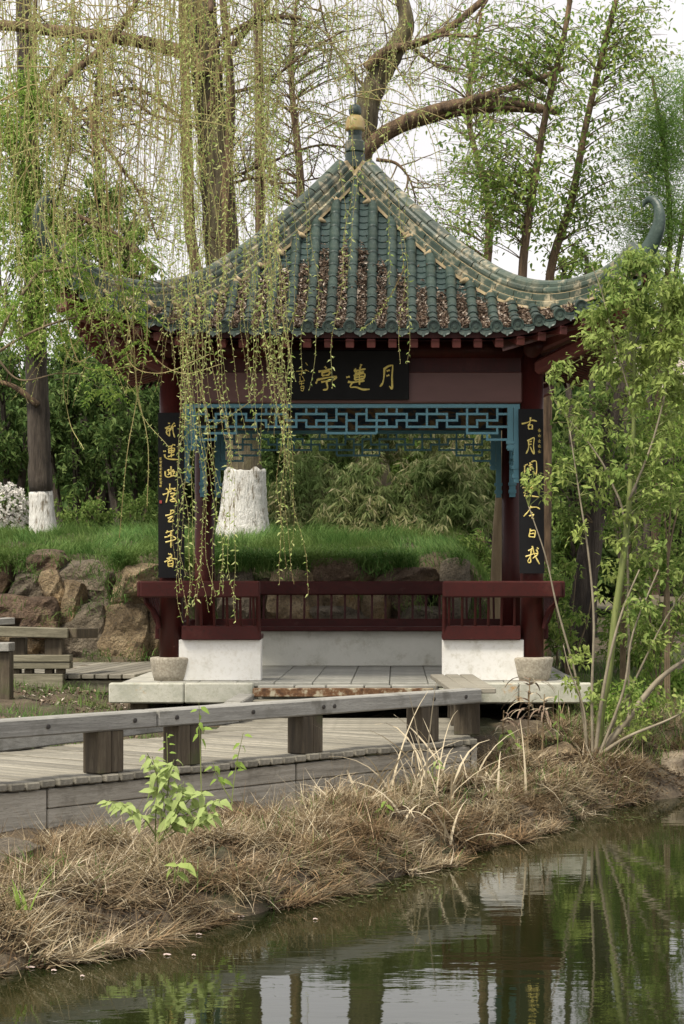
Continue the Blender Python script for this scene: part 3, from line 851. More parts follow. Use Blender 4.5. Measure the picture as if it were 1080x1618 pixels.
# eave board, rafters
for f in range(4):
    q = MB()
    a = np.linspace(-2.58, 2.58, 61)
    d = dmax(a) - 0.035
    ax, out = FACES[f]
    top = RP(f, a, d, 0.0); bot = RP(f, a, d - 0.01, -0.075)
    q.grid(np.stack([top, bot], 1)); q.grid(np.stack([bot, bot - out * 0.03], 1)); q.grid(np.stack([bot - out * 0.03, top - out * 0.03], 1))
    obj('eave_board', q, M['red'], pav)
    for i in range(-13, 14):
        a0 = i * 0.188
        s = np.sign(a0) if a0 else 1
        fan = max(0.0, abs(a0) - 1.25)
        tip = RP(f, a0, float(dmax(a0)) - 0.06, -0.125)
        ai = s * (min(abs(a0), 1.25) + fan * 0.28)
        inn = RP(f, ai, 1.55, -0.15 - 0.15 * fan)
        q = MB(); q.bar(tip, inn, 0.075, 0.078, bev=0.006)
        obj('rafter', q, M['rafter'], pav)
    # slatted inner ceiling edge
for f in range(4):
    q = MB()
    ax, out = FACES[f]
    for k in range(9):
        d = 1.72 + k * 0.07
        w = min(1.2 + 0.0 * k, 1.2)
        for s in (-1, 1):
            p0 = RP(f, s * 1.35, d, -0.20); p1 = RP(f, s * (d - 0.05), d, -0.20 - 0.0 * k)
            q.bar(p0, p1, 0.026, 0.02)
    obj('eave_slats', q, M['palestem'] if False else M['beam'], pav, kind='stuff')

# dry leaves in the troughs of the front of the roof
def leafbits(N, a, d, face=0, lo=0.008, hi=0.05, L=(0.022, 0.05)):
    p = RP(face, a, d, 0.0)
    nz = np.array([0, -0.35, 0.93])
    p = p + nz * rng.uniform(lo, hi, N)[:, None]
    di = norm(rng.standard_normal((N, 3)) * np.array([1, 1, 0.5]))
    n = norm(nz + 0.7 * rng.standard_normal((N, 3)))
    return p, di, n, rng.uniform(*L, N)
def leaf_quads(mb, p, d, n, L, Wd, droop=0.15, fold=0.15):
    """diamond leaves: p base, d direction, n normal, L length, Wd width"""
    L = np.broadcast_to(L, (len(p),))[:, None]; Wd = np.broadcast_to(Wd, (len(p),))[:, None]
    s = norm(np.cross(d, n)); n = np.cross(s, d)
    b = p; m = p + d * L * 0.45
    t = p + d * L - n * L * droop
    l = m + s * Wd / 2 + n * Wd * fold; r = m - s * Wd / 2 + n * Wd * fold
    v = np.stack([b, r, t, l], 1).reshape(-1, 3)
    i = np.arange(len(p))[:, None] * 4
    mb.add(v, f3=np.concatenate([i + [0, 1, 2], i + [0, 2, 3]]))
def leaf_oval(mb, p, d, n, L, Wd, droop=0.2, fold=0.12):
    """pointed oval leaves folded along the midrib, bending down: 8 vertices each"""
    N = len(p)
    L = np.broadcast_to(L, (N,))[:, None]; Wd = np.broadcast_to(Wd, (N,))[:, None]
    s = norm(np.cross(d, n)); n = np.cross(s, d)
    P = lambda x, y, z: p + d * L * x + s * Wd * y + n * (Wd * z - L * droop * x * x)
    v = np.stack([P(0, 0, 0), P(0.28, 0, 0), P(0.68, 0, 0), P(1, 0, 0), P(0.26, 0.47, fold), P(0.66, 0.34, fold), P(0.26, -0.47, fold), P(0.66, -0.34, fold)], 1).reshape(-1, 3)
    i = np.arange(N)[:, None] * 8
    mb.add(v, f4=np.concatenate([i + [1, 2, 5, 4], i + [2, 1, 6, 7]]), f3=np.concatenate([i + [0, 1, 4], i + [1, 0, 6], i + [2, 3, 5], i + [3, 2, 7]]))
N = 48000
gi = rng.integers(-11, 11, N)
a = (gi + 0.5) * SP + rng.uniform(-0.052, 0.052, N)
d = rng.uniform(0.62, 2.40, N)
lim = np.interp(a, [-2.0, -1.2, -0.8, -0.45, -0.28, -0.12, 0, 0.18, 0.35, 0.6, 0.9, 1.2, 2.0], [1.75, 1.3, 1.1, 0.92, 0.80, 0.75, 0.70, 0.85, 1.0, 1.32, 1.36, 1.5, 2.0]) + 0.14 * (vnoise(gi * 3.7, gi * 1.1 + 3) - 0.5) + rng.normal(0, 0.03, N) - (rng.random(N) < 0.05) * rng.exponential(0.25, N) + 0.06 * (vnoise(a * 60, d * 9) - 0.5)
keepn = vnoise(a * 25 + 3, d * 7) + 0.5 * rng.random(N) > 0.34
keep = (d > np.maximum(lim, np.abs(a) + 0.2)) & (d < 2.40) & keepn
a, d = a[keep], d[keep]
q = MB(); p, di, n, L = leafbits(len(a), a, d)
leaf_quads(q, p, di, n, L, L * 0.5, 0.1, 0.25)
a = rng.uniform(-1.8, 1.8, 250); d = rng.uniform(1.0, 2.4, 250); k = d > np.abs(a) + 0.25
p, di, n, L = leafbits(k.sum(), a[k], d[k], 0, 0.03, 0.075)
leaf_quads(q, p, di, n, L, L * 0.5, 0.1, 0.25)
obj('fallen_leaves', q, M['litter'], label='brown dry leaves lying in the troughs of the green roof', cat='leaves', kind='stuff')

# ------------------------------------------------------------------ name board and couplet boards with hand brushed writing
def stroke(mb, pts, w, to3, nrm, th=0.006):
    """a brushed stroke: ribbon with swelling ends, a little proud of the board"""
    P = np.asarray(pts, float)
    n = max(7, 5 * len(P))
    c = catmull(P, n)
    t = norm(np.gradient(c, axis=0)); s = np.stack([-t[:, 1], t[:, 0]], 1)
    u = np.linspace(0, 1, n)
    ww = w * (0.55 + 0.55 * np.abs(2 * u - 0.9) ** 1.3) * (1 - 0.55 * sm(u, 0.8, 1.0))
    A, B = c + s * ww[:, None] / 2, c - s * ww[:, None] / 2
    A3, B3, C3 = to3(A), to3(B), to3(c) + nrm * th
    g = np.stack([A3, C3, B3], 1)
    mb.grid(g)
GLY_PLAQUE = [
 [(832,190),(828,250),(818,300),(798,325)], [(828,198),(858,178),(890,170),(893,182),(888,250),(888,338),(868,322)], [(848,212),(872,205)], [(846,248),(868,240)],
 [(612,195),(628,218)], [(660,162),(648,198)], [(604,212),(692,196)], [(612,228),(680,218)], [(610,240),(612,278)], [(610,242),(682,232),(678,270)], [(614,258),(676,250)], [(612,277),(680,268)], [(584,296),(684,283)], [(646,205),(646,312)],
 [(548,258),(574,252)], [(560,290),(588,298),(578,328),(620,330),(670,346),(722,345)],
 [(388,178),(402,194)], [(342,216),(436,198)], [(368,222),(370,246)], [(366,224),(424,214),(418,242)], [(370,246),(420,240)], [(336,272),(322,304)], [(336,274),(400,262),(472,252),(452,280)], [(362,292),(432,280)], [(400,286),(408,340),(374,350)],
]
GLY_PLAQUE_SMALL = [[(212,180),(222,200)],[(178,214),(262,208)],[(216,206),(214,246)],[(196,236),(244,226)],[(204,252),(206,286)],[(222,250),(238,282)],[(196,292),(240,282)],[(218,282),(214,318)],[(200,306),(236,300)],[(206,330),(232,322),(226,356),(208,350)],[(210,340),(236,336)],[(246,150),(262,170)],[(244,200),(272,216)]]
def zoomed(L, s, dy=0): return [[(x, y + dy) for x, y in k] for k in L]
L2 = [[(292,334),(328,336)],[(238,428),(300,392),(334,380)],[(292,398),(264,456),(266,524)],[(272,444),(322,420)],[(276,482),(320,462)],[(322,420),(318,574)],[(266,522),(312,566)],[(412,328),(370,366),(332,470)],[(364,402),(432,374)],[(374,400),(386,500),(412,592)],
 [(202,846),(254,840)],[(226,900),(240,950),(284,982),(360,992),(484,996)],[(296,762),(376,742)],[(372,722),(424,732)],[(300,800),(306,872)],[(300,800),(404,790),(396,862)],[(306,836),(390,830)],[(300,872),(402,862)],[(288,946),(408,904)],[(352,748),(352,956)],
 [(240,1206),(244,1290),(300,1318),(380,1292),(444,1292),(452,1212)],[(346,1118),(346,1292)],[(278,1200),(312,1180),(300,1230),(332,1240),(284,1278)],[(392,1178),(370,1220),(412,1214),(380,1272)]]
L3 = [[(182,126),(260,100),(332,58)],[(238,20),(282,60),(268,84)],[(304,-62),(300,44)],[(282,78),(262,170),(238,264)],[(290,40),(402,18)],[(330,18),(402,62)],[(310,110),(392,100),(348,162)],[(318,150),(380,200),(424,264)],[(382,190),(310,222),(332,242),(392,240)],
 [(322,382),(316,470)],[(226,484),(300,466),(374,420),(346,394),(314,420)],[(268,532),(352,494),(278,582),(354,582)],[(344,550),(368,578)],
 [(266,738),(238,782)],[(250,766),(362,738)],[(212,852),(280,840),(322,800)],[(270,830),(344,820)],[(228,938),(402,884),(350,830)],[(322,758),(322,1028)],
 [(274,1134),(322,1150)],[(310,1128),(338,1166)],[(212,1274),(270,1240),(342,1168)],[(250,1216),(342,1194)],[(300,1180),(300,1252)],[(330,1216),(424,1222)],[(270,1264),(276,1346)],[(270,1270),(352,1250),(350,1364)],[(276,1310),(346,1300)],[(276,1346),(352,1346)]]
L2S = []
for k in range(9):
    y0 = 962 + k * 62
    x0 = 150 + (k % 2) * 6
    L2S += [[(x0 - 22, y0 + 6 + 3 * (k % 3)), (x0 + 26, y0)], [(x0, y0 - 6), (x0 - 4 * (k % 2), y0 + 38)], [(x0 - 18, y0 + 20 + 4 * (k % 2)), (x0 + 22, y0 + 16)], [(x0 - 16, y0 + 40 - 5 * (k % 3)), (x0 + 24, y0 + 36)]]
R4 = [[(162,342),(262,320),(350,280),(438,296)],[(322,226),(308,326),(284,372)],[(280,360),(286,438)],[(280,374),(352,364),(352,436)],[(284,438),(370,436)],
 [(286,640),(286,780),(242,888)],[(264,656),(350,610),(388,604),(376,740),(388,888),(350,840),(318,760)],[(310,672),(348,662)],[(302,722),(342,712)],
 [(216,1108),(216,1238)],[(224,1102),(272,1080)],[(312,1048),(322,1202)],[(290,1112),(352,1080)],[(278,1192),(352,1118)],[(330,1130),(380,1168)],[(338,1040),(402,1018),(432,1060),(426,1258),(358,1208)],
 [(348,1388),(282,1480),(264,1562),(312,1584),(372,1520)],[(310,1430),(394,1440),(300,1542)],[(178,1510),(228,1510)]]
R5 = [[(188,80),(216,112),(200,150),(300,150),(444,166)],
 [(312,318),(270,400),(186,498)],[(290,346),(400,340),(460,372)],[(300,418),(334,442)],[(278,492),(358,464),(328,512),(358,544)],
 [(302,706),(274,842)],[(290,746),(378,740),(372,852)],[(286,792),(362,786)],[(278,842),(374,852)],
 [(262,1082),(342,1038)],[(216,1182),(372,1130),(424,1140)],[(316,1058),(302,1170),(258,1250),(270,1284),(302,1272),(300,1188)],[(330,1000),(372,1150),(454,1308)],[(408,1028),(440,1052)],[(402,1058),(424,1140),(338,1212)]]
R4S = []
for k in range(5):
    y0, x0 = 440 + k * 96, 484
    R4S += [[(x0 - 26, y0 + 26), (x0 + 28, y0 + 16)], [(x0 + 2, y0 - 10), (x0 - 2, y0 + 52)], [(x0 - 20, y0 + 48 - 8 * (k % 2)), (x0 + 26, y0 + 44)], [(x0 - 22, y0 + 8 * (k % 3)), (x0 - 10, y0 + 34)]]

def characters(strokes, axis):
    """strokes sorted into characters: those whose extents along the axis overlap belong together"""
    it = sorted(strokes, key=lambda k: min(p[axis] for p in k)); out = []
    hi = -1e9
    for k in it:
        a, b = min(p[axis] for p in k), max(p[axis] for p in k)
        if a > hi + 0.6: out.append([])
        out[-1].append(k); hi = max(hi, b)
    return out
def topx(L, ou, ov, sc): return [[(ou + x / sc, ov + y / sc) for x, y in k] for k in L]
# name board: tilted forward at the top
YB = -0.20
zb0, zb1 = W(0, 630, YB)[2], W(0, 553, YB)[2]
xb0, xb1 = W(452, 0, YB)[0], W(646, 0, YB)[0]
tilt = math.radians(10)
nb = np.array([0, -math.cos(tilt), -math.sin(tilt)]); ub = np.array([0, -math.sin(tilt), math.cos(tilt)])
ob = np.array([0, -0.10, zb0])
hb = (zb1 - zb0) / math.cos(tilt)
r = root('name_board', ((xb0 + xb1) / 2, -0.1, zb0), 'wide black name board with three large gold characters under the front eave', 'sign')
q = MB(); q.box(ob + np.array([(xb0 + xb1) / 2, 0, 0]) + ub * hb / 2 + nb * 0.0, (xb1 - xb0, 0.035, hb), np.stack([[1, 0, 0], -nb, ub], 1), bev=0.006)
obj('panel', q, M['board'], r)
def to_plaque(P):
    u, v = P[:, 0], P[:, 1]
    x = EYE[0] + (u - 625) * PX(-0.17); h = (630 - v) * PX(-0.17) / math.cos(tilt)
    return ob + np.stack([x, 0 * x, 0 * x], 1) + h[:, None] * ub + nb * 0.0195
for ch in characters(topx(GLY_PLAQUE, 430, 540, 4.696), 0):
    q = MB()
    for k in ch: stroke(q, k, 17 / 4.696, to_plaque, nb)
    obj('character', q, M['gold'], r)
q = MB()
for k in topx(GLY_PLAQUE_SMALL, 430, 540, 4.696): stroke(q, k, 7 / 4.696, to_plaque, nb, 0.003)
obj('inscription', q, M['gold'], r, kind='stuff')

def couplet(u0, v0, u1, v1, sets, small, lab, tiltpx, seal=None):
    Yf = -0.150
    p00, p11 = W(u0, v1, Yf), W(u1, v0, Yf)
    cx = (p00[0] + p11[0]) / 2
    r = root('couplet_board', (cx, -0.13, p00[2]), lab, 'sign')
    q = MB()
    xs_ = np.linspace(-1, 1, 9); hw = (p11[0] - p00[0]) / 2
    dx = tiltpx * PX(Yf)
    for zA, zB, sh in ((p00[2], p11[2], 0),):
        F = np.array([[[cx + hw * t + dx * k, Yf + 0.012 * t * t, zA + (zB - zA) * (1 - k)] for t in xs_] for k in (0, 0.5, 1)])
        Bk = F + np.array([0, 0.032, 0])
        q.grid(F[:, ::-1]); q.grid(Bk)
        for j in (0, -1):
            e = np.stack([F[:, j], Bk[:, j]], 1); q.grid(e if j else e[:, ::-1])
        for j in (0, -1):
            e = np.stack([F[j], Bk[j]], 1); q.grid(e)
    obj('panel', q, M['board'], r)
    nn = np.array([0, -1.0, 0])
    def f(P):
        u, v = P[:, 0], P[:, 1]
        x = EYE[0] + (u - 625) * PX(Yf)
        return np.stack([x, Yf + 0.012 * ((x - cx) / hw) ** 2 - 0.003, EYE[2] - (v - 920) * PX(Yf)], 1)
    allk = [k for L, ou, ov, sc, w in sets for k in topx(L, ou, ov, sc)]
    for ch in characters(allk, 1):
        q = MB()
        for k in ch: stroke(q, k, 2.65, f, nn, 0.004)
        obj('character', q, M['gold'], r)
    q = MB()
    for L, ou, ov, sc, w in small:
        for k in topx(L, ou, ov, sc): stroke(q, k, w / sc, f, nn, 0.002)
    obj('inscription', q, M['gold'], r, kind='stuff')
    if seal:
        q = MB(); c = W(*seal, Yf - 0.001); q.box(c, (0.022, 0.004, 0.026))
        obj('seal', q, M['seal'], r)
couplet(249, 652, 290, 913, [(L2, 240, 640, 11.55, 29), (L3, 240, 770, 10.78, 28)], [(L2S, 240, 640, 11.55, 9)], 'long black board with gold brushed characters on the front column behind the willow strands', 0.5, (253.5, 793))
couplet(819, 646, 858, 906, [(R4, 810, 640, 11.55, 32), (R5, 810, 770, 10.78, 29)], [(R4S, 810, 640, 11.55, 9)], 'long black board with gold brushed characters on the front column beside the leafy sapling', 2.0)

# ------------------------------------------------------------------ boardwalk
DZ = 0.56
E0, E1 = np.array([-1.92, -6.76]), np.array([1.0, -3.16])         # its near edge in plan
dirw = norm(E1 - E0); perp = np.array([-dirw[1], dirw[0]])          # perp points away from the water
bw = root('boardwalk', (-0.4, -3.5, 0.3), None, None, kind='structure')
pm = []
for k in range(4):
    q = MB(); q.box((0, 0, 0), (1.98, 0.110, 0.045), bev=0.007)
    v = q.v[-1]; v[:, 2] += 0.004 * np.sin(v[:, 0] * 3 + k)
    m = q.mesh('plank'); m.materials.append(M['deck']); pm.append(m)
def plank(c, ang, sx=1.0):
    Mx = Matrix.Translation((c[0], c[1], DZ - 0.0225 + random.uniform(-0.004, 0.004))) @ Matrix.Rotation(ang + random.uniform(-0.006, 0.006), 4, 'Z') @ Matrix.Diagonal((sx, 1, 1, 1))
    place('plank', random.choice(pm), Mx, bw)
Lw = np.linalg.norm(E1 - E0)
k = 0
angp = math.atan2(perp[1], perp[0])
s = -5.2
while s < Lw - 0.1:
    c = E0 + dirw * s + perp * (0.99 + random.uniform(-0.012, 0.012))
    plank(c, angp)
    s += 0.127
# wedge where the walk turns towards the pavilion, then the straight run
turn0 = E0 + dirw * (Lw - 0.1)
n = 9
for i in range(n):
    t = (i + 0.5) / n
    a_ = angp * (1 - t) + math.pi * t
    c0 = np.array([1.0 - 0.02 * i, -3.16 + 0.115 * i * 1.0])
    plank(c0 + np.array([math.cos(a_), math.sin(a_)]) * 0.99, a_)
y = -3.16 + 0.115 * n
while y < -0.75:
    plank(np.array([0.93 - 0.99, y]), math.pi)
    y += 0.127
def stringer(p0, p1, z0, z1, th=0.05, mat='fascia_wood', nm='fascia_board', parent=bw):
    q = MB(); q.bar((p0[0], p0[1], (z0 + z1) / 2), (p1[0], p1[1], (z0 + z1) / 2), th, z1 - z0, bev=0.006)
    return obj(nm, q, M[mat], parent)
def along(t, off=0.0): return E0 + dirw * t * Lw + perp * off
for t0, t1 in ((-1.12, 0.085), (0.088, 0.57), (0.573, 1.0)):
    if t0 < 0.05:
        stringer(along(t0, 0.06), along(t1, 0.06), 0.20, DZ - 0.06)
    else:
        stringer(along(t0, 0.06), along(t1, 0.06), 0.385, DZ - 0.06)
        stringer(along(t0, 0.065), along(t1 + 0.002, 0.065), 0.20, 0.38)
stringer((1.0, -3.12), (0.93, -0.7), 0.22, DZ - 0.05)
stringer(along(-1.12, 1.9), along(1.05, 1.9), 0.22, DZ - 0.05)
for t in (-1.0, -0.6, -0.2, 0.25, 0.6, 0.95):
    for off in (0.3, 1.7):
        p = along(t, off); q = MB(); q.box((p[0], p[1], 0.25), (0.14, 0.14, 0.5), bev=0.01)
        obj('pile', q, M['post_wood'], bw)

# low rail along the water side
def Rz(d): return np.stack([[d[0], d[1], 0], [-d[1], d[0], 0], [0, 0, 1]], 1).astype(float)
rail = root('low_rail', (*along(0.5), DZ), 'low grey timber rail on short posts along the water side of the boardwalk', 'railing')
BT = 0.935
bolt_me = MB(); bolt_me.lathe([(0.016, -0.004), (0.015, 0.006), (0.006, 0.008)], (0, 0, 0), 10)
bolt_me = bolt_me.mesh('bolt'); bolt_me.materials.append(M['bolt'])
def bolt(p, nrm, parent):
    z = norm(np.array(nrm, float)); x = norm(np.cross([0, 0, 1.0], z)); y = np.cross(z, x)
    place('bolt', bolt_me, mat4(x, y, z, p), parent)
nout = np.array([-perp[0], -perp[1], 0])
for t0, t1 in ((-1.1, 0.283), (0.285, 1.03)):
    p0, p1 = along(t0, 0.10), along(t1, 0.10)
    q = MB(); q.bar((*p0, BT - 0.055), (*p1, BT - 0.055), 0.15, 0.11, bev=0.010)
    o = obj('rail_beam', q, M['rail_wood'], rail)
    for t in ((0.085, 0.24) if t0 < 0 else (0.32, 0.475, 0.63, 0.655, 0.9, 0.985)):
        pp = along(t, 0.025)
        bolt(np.array([pp[0], pp[1], BT - 0.055]) + nout * 0.002, nout, o)
for t in (-1.02, -0.78, -0.54, -0.28, -0.06, 0.2, 0.35, 0.61, 0.895):
    for kk, dx in ((0, -0.055), (1, 0.055)):
        p = along(t, 0.11) + dirw * dx
        q = MB(); q.box((*p, (DZ + BT - 0.11) / 2 + 0.001), (0.107, 0.15 - 0.012 * kk, BT - 0.11 - DZ - 0.002), Rz(dirw), bev=0.006)
        obj('post', q, M['post_wood'], rail)
rr_ = root('low_rail', (0.95, -1.9, DZ), 'short wide plank topped rail joining the water side rail to the pavilion step', 'railing')
for dx in (-0.13, 0.0, 0.13):
    q = MB(); q.bar((1.0 + dx * 0.9, -3.02, BT - 0.02), (0.90 + dx, -0.58, BT - 0.02), 0.118, 0.04, bev=0.006)
    obj('top_plank', q, M['deck'], rr_)
for yy in (-2.75, -1.7, -0.75):
    q = MB(); q.box((0.96, yy, (DZ + BT - 0.04) / 2), (0.2, 0.13, BT - 0.04 - DZ - 0.002), bev=0.006)
    obj('post', q, M['post_wood'], rr_)
# kerb beam on the far side
kb = root('kerb_beam', (-1.7, -3.0, DZ), 'weathered kerb timber on the inner side of the boardwalk', 'timber')
q = MB(); q.bar((*along(-1.12, 1.80), DZ + 0.08), (*along(0.245, 1.80), DZ + 0.08), 0.15, 0.155, bev=0.01); obj('beam', q, M['rail_wood'], kb)
q = MB(); q.bar((*along(0.25, 1.80), DZ + 0.085), (-0.98, -1.45, DZ + 0.085), 0.15, 0.165, bev=0.01); obj('beam', q, M['rail_wood'], kb)
q = MB(); q.bar((-0.98, -1.40, DZ + 0.09), (-0.92, -0.62, DZ + 0.12), 0.15, 0.17, bev=0.01); obj('beam', q, M['rail_wood'], kb)

# walk and rails left of the pavilion, further back
sd_ = root('side_walk', (-3.2, 3.4, 0.7), None, None, kind='structure')
for i in range(11):
    x = -2.22 - i * 0.135
    q = MB(); q.bar((x - 0.02, 1.55, 0.815), (x + 0.28, 5.0, 0.815), 0.122, 0.045, bev=0.006)
    obj('plank', q, M['deck'], sd_)
q = MB(); q.bar((-3.75, 1.62, 0.715), (-2.2, 1.62, 0.715), 0.05, 0.12, bev=0.005); obj('fascia_board', q, M['old_wood'], sd_)
YR = 1.45
def pbox(u0, v0, u1, v1, Y, th):
    a, b = W(u0, v1, Y), W(u1, v0, Y)
    return ((a[0] + b[0]) / 2, Y + th / 2, (a[2] + b[2]) / 2), (b[0] - a[0], th, b[2] - a[2])
r2 = root('low_rail', W(60, 1060, YR), 'mossy low timber rail with a slanting beam on two posts in front of the rocks', 'railing')
q = MB(); q.bar(W(-60, 996, YR - 0.05), W(108, 1000.5, YR + 0.05), 0.16, 0.10, bev=0.008); obj('rail_beam', q, M['old_wood'], r2)
q = MB(); q.bar(W(108.5, 1000.5, YR + 0.06), W(143, 1000, YR + 0.7), 0.16, 0.10, bev=0.008); obj('rail_beam', q, M['post_wood'], r2)
for u0, u1 in ((14, 39), (70, 98)):
    c, s_ = pbox(u0, 1008, u1, 1036, YR + 0.02, 0.15); q = MB(); q.box(c, s_, bev=0.006); obj('post', q, M['post_wood'], r2)
c, s_ = pbox(12, 1035, 110, 1046, YR - 0.02, 0.2); q = MB(); q.box(c, s_, bev=0.006); obj('board', q, M['old_wood'], r2)
c, s_ = pbox(12, 1046.6, 110, 1057, YR - 0.01, 0.2); q = MB(); q.box(c, s_, bev=0.006); obj('board', q, M['old_wood'], r2)
for u0 in (18, 38, 70, 88):
    c, s_ = pbox(u0, 1057.5, u0 + 12, 1064.5, YR + 0.03, 0.15); q = MB(); q.box(c, s_); obj('block', q, M['post_wood'], r2)
c, s_ = pbox(13, 1065, 99, 1101, YR + 0.0, 0.2); q = MB(); q.box(c, s_, bev=0.006); obj('board', q, M['old_wood'], r2)
c, s_ = pbox(-60, 1040, 13, 1100, YR + 0.35, 0.1); q = MB(); q.box(c, s_); obj('board', q, M['old_wood'], r2)
r3 = root('timber_post', W(4, 1105, 0.2), 'dark grey timber post with a cap plank cut by the frame edge', 'post')
c, s_ = pbox(-20, 1030, 15, 1108, 0.2, 0.2); q = MB(); q.box(c, s_, bev=0.006); obj('post', q, M['post_wood'], r3)
c, s_ = pbox(-30, 1016, 14, 1029.5, 0.15, 0.3); q = MB(); q.box(c, s_, bev=0.006); obj('cap', q, M['rail_wood'], r3)
q = MB(); q.bar(W(-40, 984, 2.6), W(17, 981, 2.9), 0.16, 0.07, bev=0.006)
obj('loose_plank', q, M['rail_wood'], label='grey plank end lying across the dark layered rock', cat='plank')

# ------------------------------------------------------------------ rocks
def rock(u0, v0, u1, v1, Y, th, label, mat='rock', seed=0, cuts=9, group=None, sq=3.2):
    R = np.random.default_rng(seed + 100)
    n = 4
    import bmesh
    bm = bmesh.new()
    bmesh.ops.create_icosphere(bm, subdivisions=n, radius=1.0)
    v = np.array([p.co[:] for p in bm.verts]); f = np.array([[x.index for x in p.verts] for p in bm.faces])
    bm.free()
    r = (np.abs(v) ** sq).sum(1) ** (-1 / sq)
    v = v * r[:, None]
    for _ in range(cuts):
        nn = norm(R.standard_normal(3)); h = R.uniform(0.72, 1.1)
        dd = v @ nn - h
        v = v - np.maximum(dd, 0)[:, None] * nn * 0.97
    ph = R.uniform(0, 9, 3)
    for sc, am in ((2.2, 0.10), (5.5, 0.05), (12, 0.022)):
        k = vnoise(v[:, 0] * sc + ph[0], v[:, 2] * sc + ph[1]) + vnoise(v[:, 1] * sc + ph[2], v[:, 0] * sc - v[:, 2] * sc)
        v = v * (1 + (k - 1) * am)[:, None]
    strat = np.sin(v[:, 2] * 9 + 3 * vnoise(v[:, 0] * 2, v[:, 1] * 2) + ph[0]) * 0.016
    v = v + strat[:, None] * norm(v * [1, 1, 0.01])
    lo, hi = v.min(0), v.max(0)
    v = (v - lo) / (hi - lo)
    a, b = W(u0, v1, Y), W(u1, v0, Y)
    v = v * np.array([b[0] - a[0], th, b[2] - a[2]]) + np.array([a[0], Y - th * 0.45, a[2]])
    q = MB(); q.add(v, f3=f)
    obj('rock', q, M[mat], smooth=False, label=label, cat='rock', group=group)
YK = 5.45
WL = 'rocks of the retaining wall'
rocks = [
 (155, 960, 233, 1050, 5.25, 1.0, 'large ochre boulder at the foot of the wall, beside the pavilion column', 'rock', 1, 7),
 (94, 958, 168, 1042, 5.3, 1.0, 'broad brown boulder just left of the large ochre one', 'rock_grey', 2, 7),
 (186, 889, 254, 938, 5.15, 0.9, 'pale angular capstone with a pointed lower side near the black couplet board', 'rock', 3, 11),
 (53, 867, 104, 908, 5.5, 0.8, 'pinkish block lying on top of the wall in the grass', 'rock_red', 4, 9),
 (-14, 884, 19, 937, 5.5, 0.8, 'rounded rock at the wall top cut by the frame edge', 'rock_red', 5, 8),
 (-20, 943, 92, 990, 5.2, 1.0, 'long dark layered rock lying flat below the wall top', 'rock_red', 6, 8),
 (18, 902, 82, 952, 5.45, 0.9, 'dull brown rock below the pinkish block', 'rock_grey', 7, 8),
 (70, 898, 104, 968, 5.35, 0.8, 'narrow upright brown rock between the pinkish block and the ochre pile', 'rock', 8, 8),
 (98, 884, 168, 950, 5.55, 0.9, 'mossy dark topped rock overhung by grass', 'rock_grey', 9, 8),
 (96, 922, 138, 990, 5.3, 0.8, 'yellowish rough rock in the middle of the wall', 'rock', 10, 8),
 (132, 908, 192, 964, 5.5, 0.8, 'shaded rock under the hanging grass tuft', 'rock_grey', 11, 8),
 (184, 925, 246, 968, 5.4, 0.8, 'brown rock under the pale angular capstone', 'rock', 12, 8),
 (42, 948, 92, 1004, 5.1, 0.8, 'dark square rock behind the low timber rail', 'rock_red', 13, 7),
 (-20, 986, 66, 1046, 5.3, 0.9, 'tan rock behind the posts of the mossy timber rail', 'rock', 14, 8),
 (228, 944, 262, 1044, 5.35, 0.8, 'cracked ochre rock close behind the column base', 'rock', 15, 8),
 (60, 990, 104, 1042, 5.35, 0.7, 'small tan rock between the two rail posts', 'rock', 16, 8),
 (348, 893, 408, 995, 5.4, 0.9, 'grey brown rock behind the balusters under the white trunk', 'rock_grey', 17, 8),
 (398, 920, 440, 995, 5.5, 0.8, 'dark narrow rock seen through the bench balusters', 'rock_red', 18, 8),
 (430, 898, 504, 995, 5.3, 0.9, 'tall ochre rock behind the back bench', 'rock', 19, 7),
 (496, 881, 600, 928, 5.45, 1.0, 'reddish rounded rock at the grass edge above the back bench', 'rock_red', 20, 8),
 (590, 896, 694, 930, 5.4, 1.0, 'flat dark reddish slab rock beside the grass mound', 'rock_red', 21, 8),
 (500, 918, 566, 975, 5.45, 0.8, 'brown rock in shadow below the reddish rounded one', 'rock', 22, 8),
 (556, 918, 622, 985, 5.45, 0.8, 'ochre rock behind the middle balusters', 'rock', 23, 8),
 (614, 922, 672, 985, 5.5, 0.8, 'brown rock under the flat slab rock', 'rock_red', 24, 8),
 (470, 962, 580, 998, 5.15, 0.7, 'low grey rock at the foot of the wall behind the back bench', 'rock_grey', 25, 8),
 (625, 962, 718, 998, 5.15, 0.7, 'low rounded rock near the bare brown cane', 'rock_grey', 26, 8),
 (698, 880, 738, 975, 5.3, 0.7, 'upright grey stone at the end of the wall', 'rock_grey', 27, 8),
]
for (u0, v0, u1, v1, Y, th, lab, m, sd2, cu) in rocks:
    gw, gh = 0.07 * (u1 - u0) + 3, 0.06 * (v1 - v0) + 3
    rock(u0 - gw, v0 - (0 if v0 < 900 else gh), u1 + gw, v1 + gh, Y, th, lab, m, sd2, cu, WL, 7.0)
rock(-30, 1328, 66, 1390, -8.0, 0.6, 'pale grey boulder in the dry bank cut by the frame edge', 'rock_grey', 40, 8, sq=2.5)
rock(420, 1266, 494, 1318, -5.5, 0.5, 'grey slanting stone in the dry grass below the boardwalk', 'rock_grey', 41, 9, sq=2.5)
rock(845, 1172, 914, 1222, -1.9, 0.6, 'pale flat stone among the dead reeds under the platform', 'rock', 42, 8, sq=2.5)
rock(1000, 1180, 1120, 1245, -1.1, 1.2, 'sandy hump at the water edge beside the sapling', 'sand', 43, 6, sq=2.2)

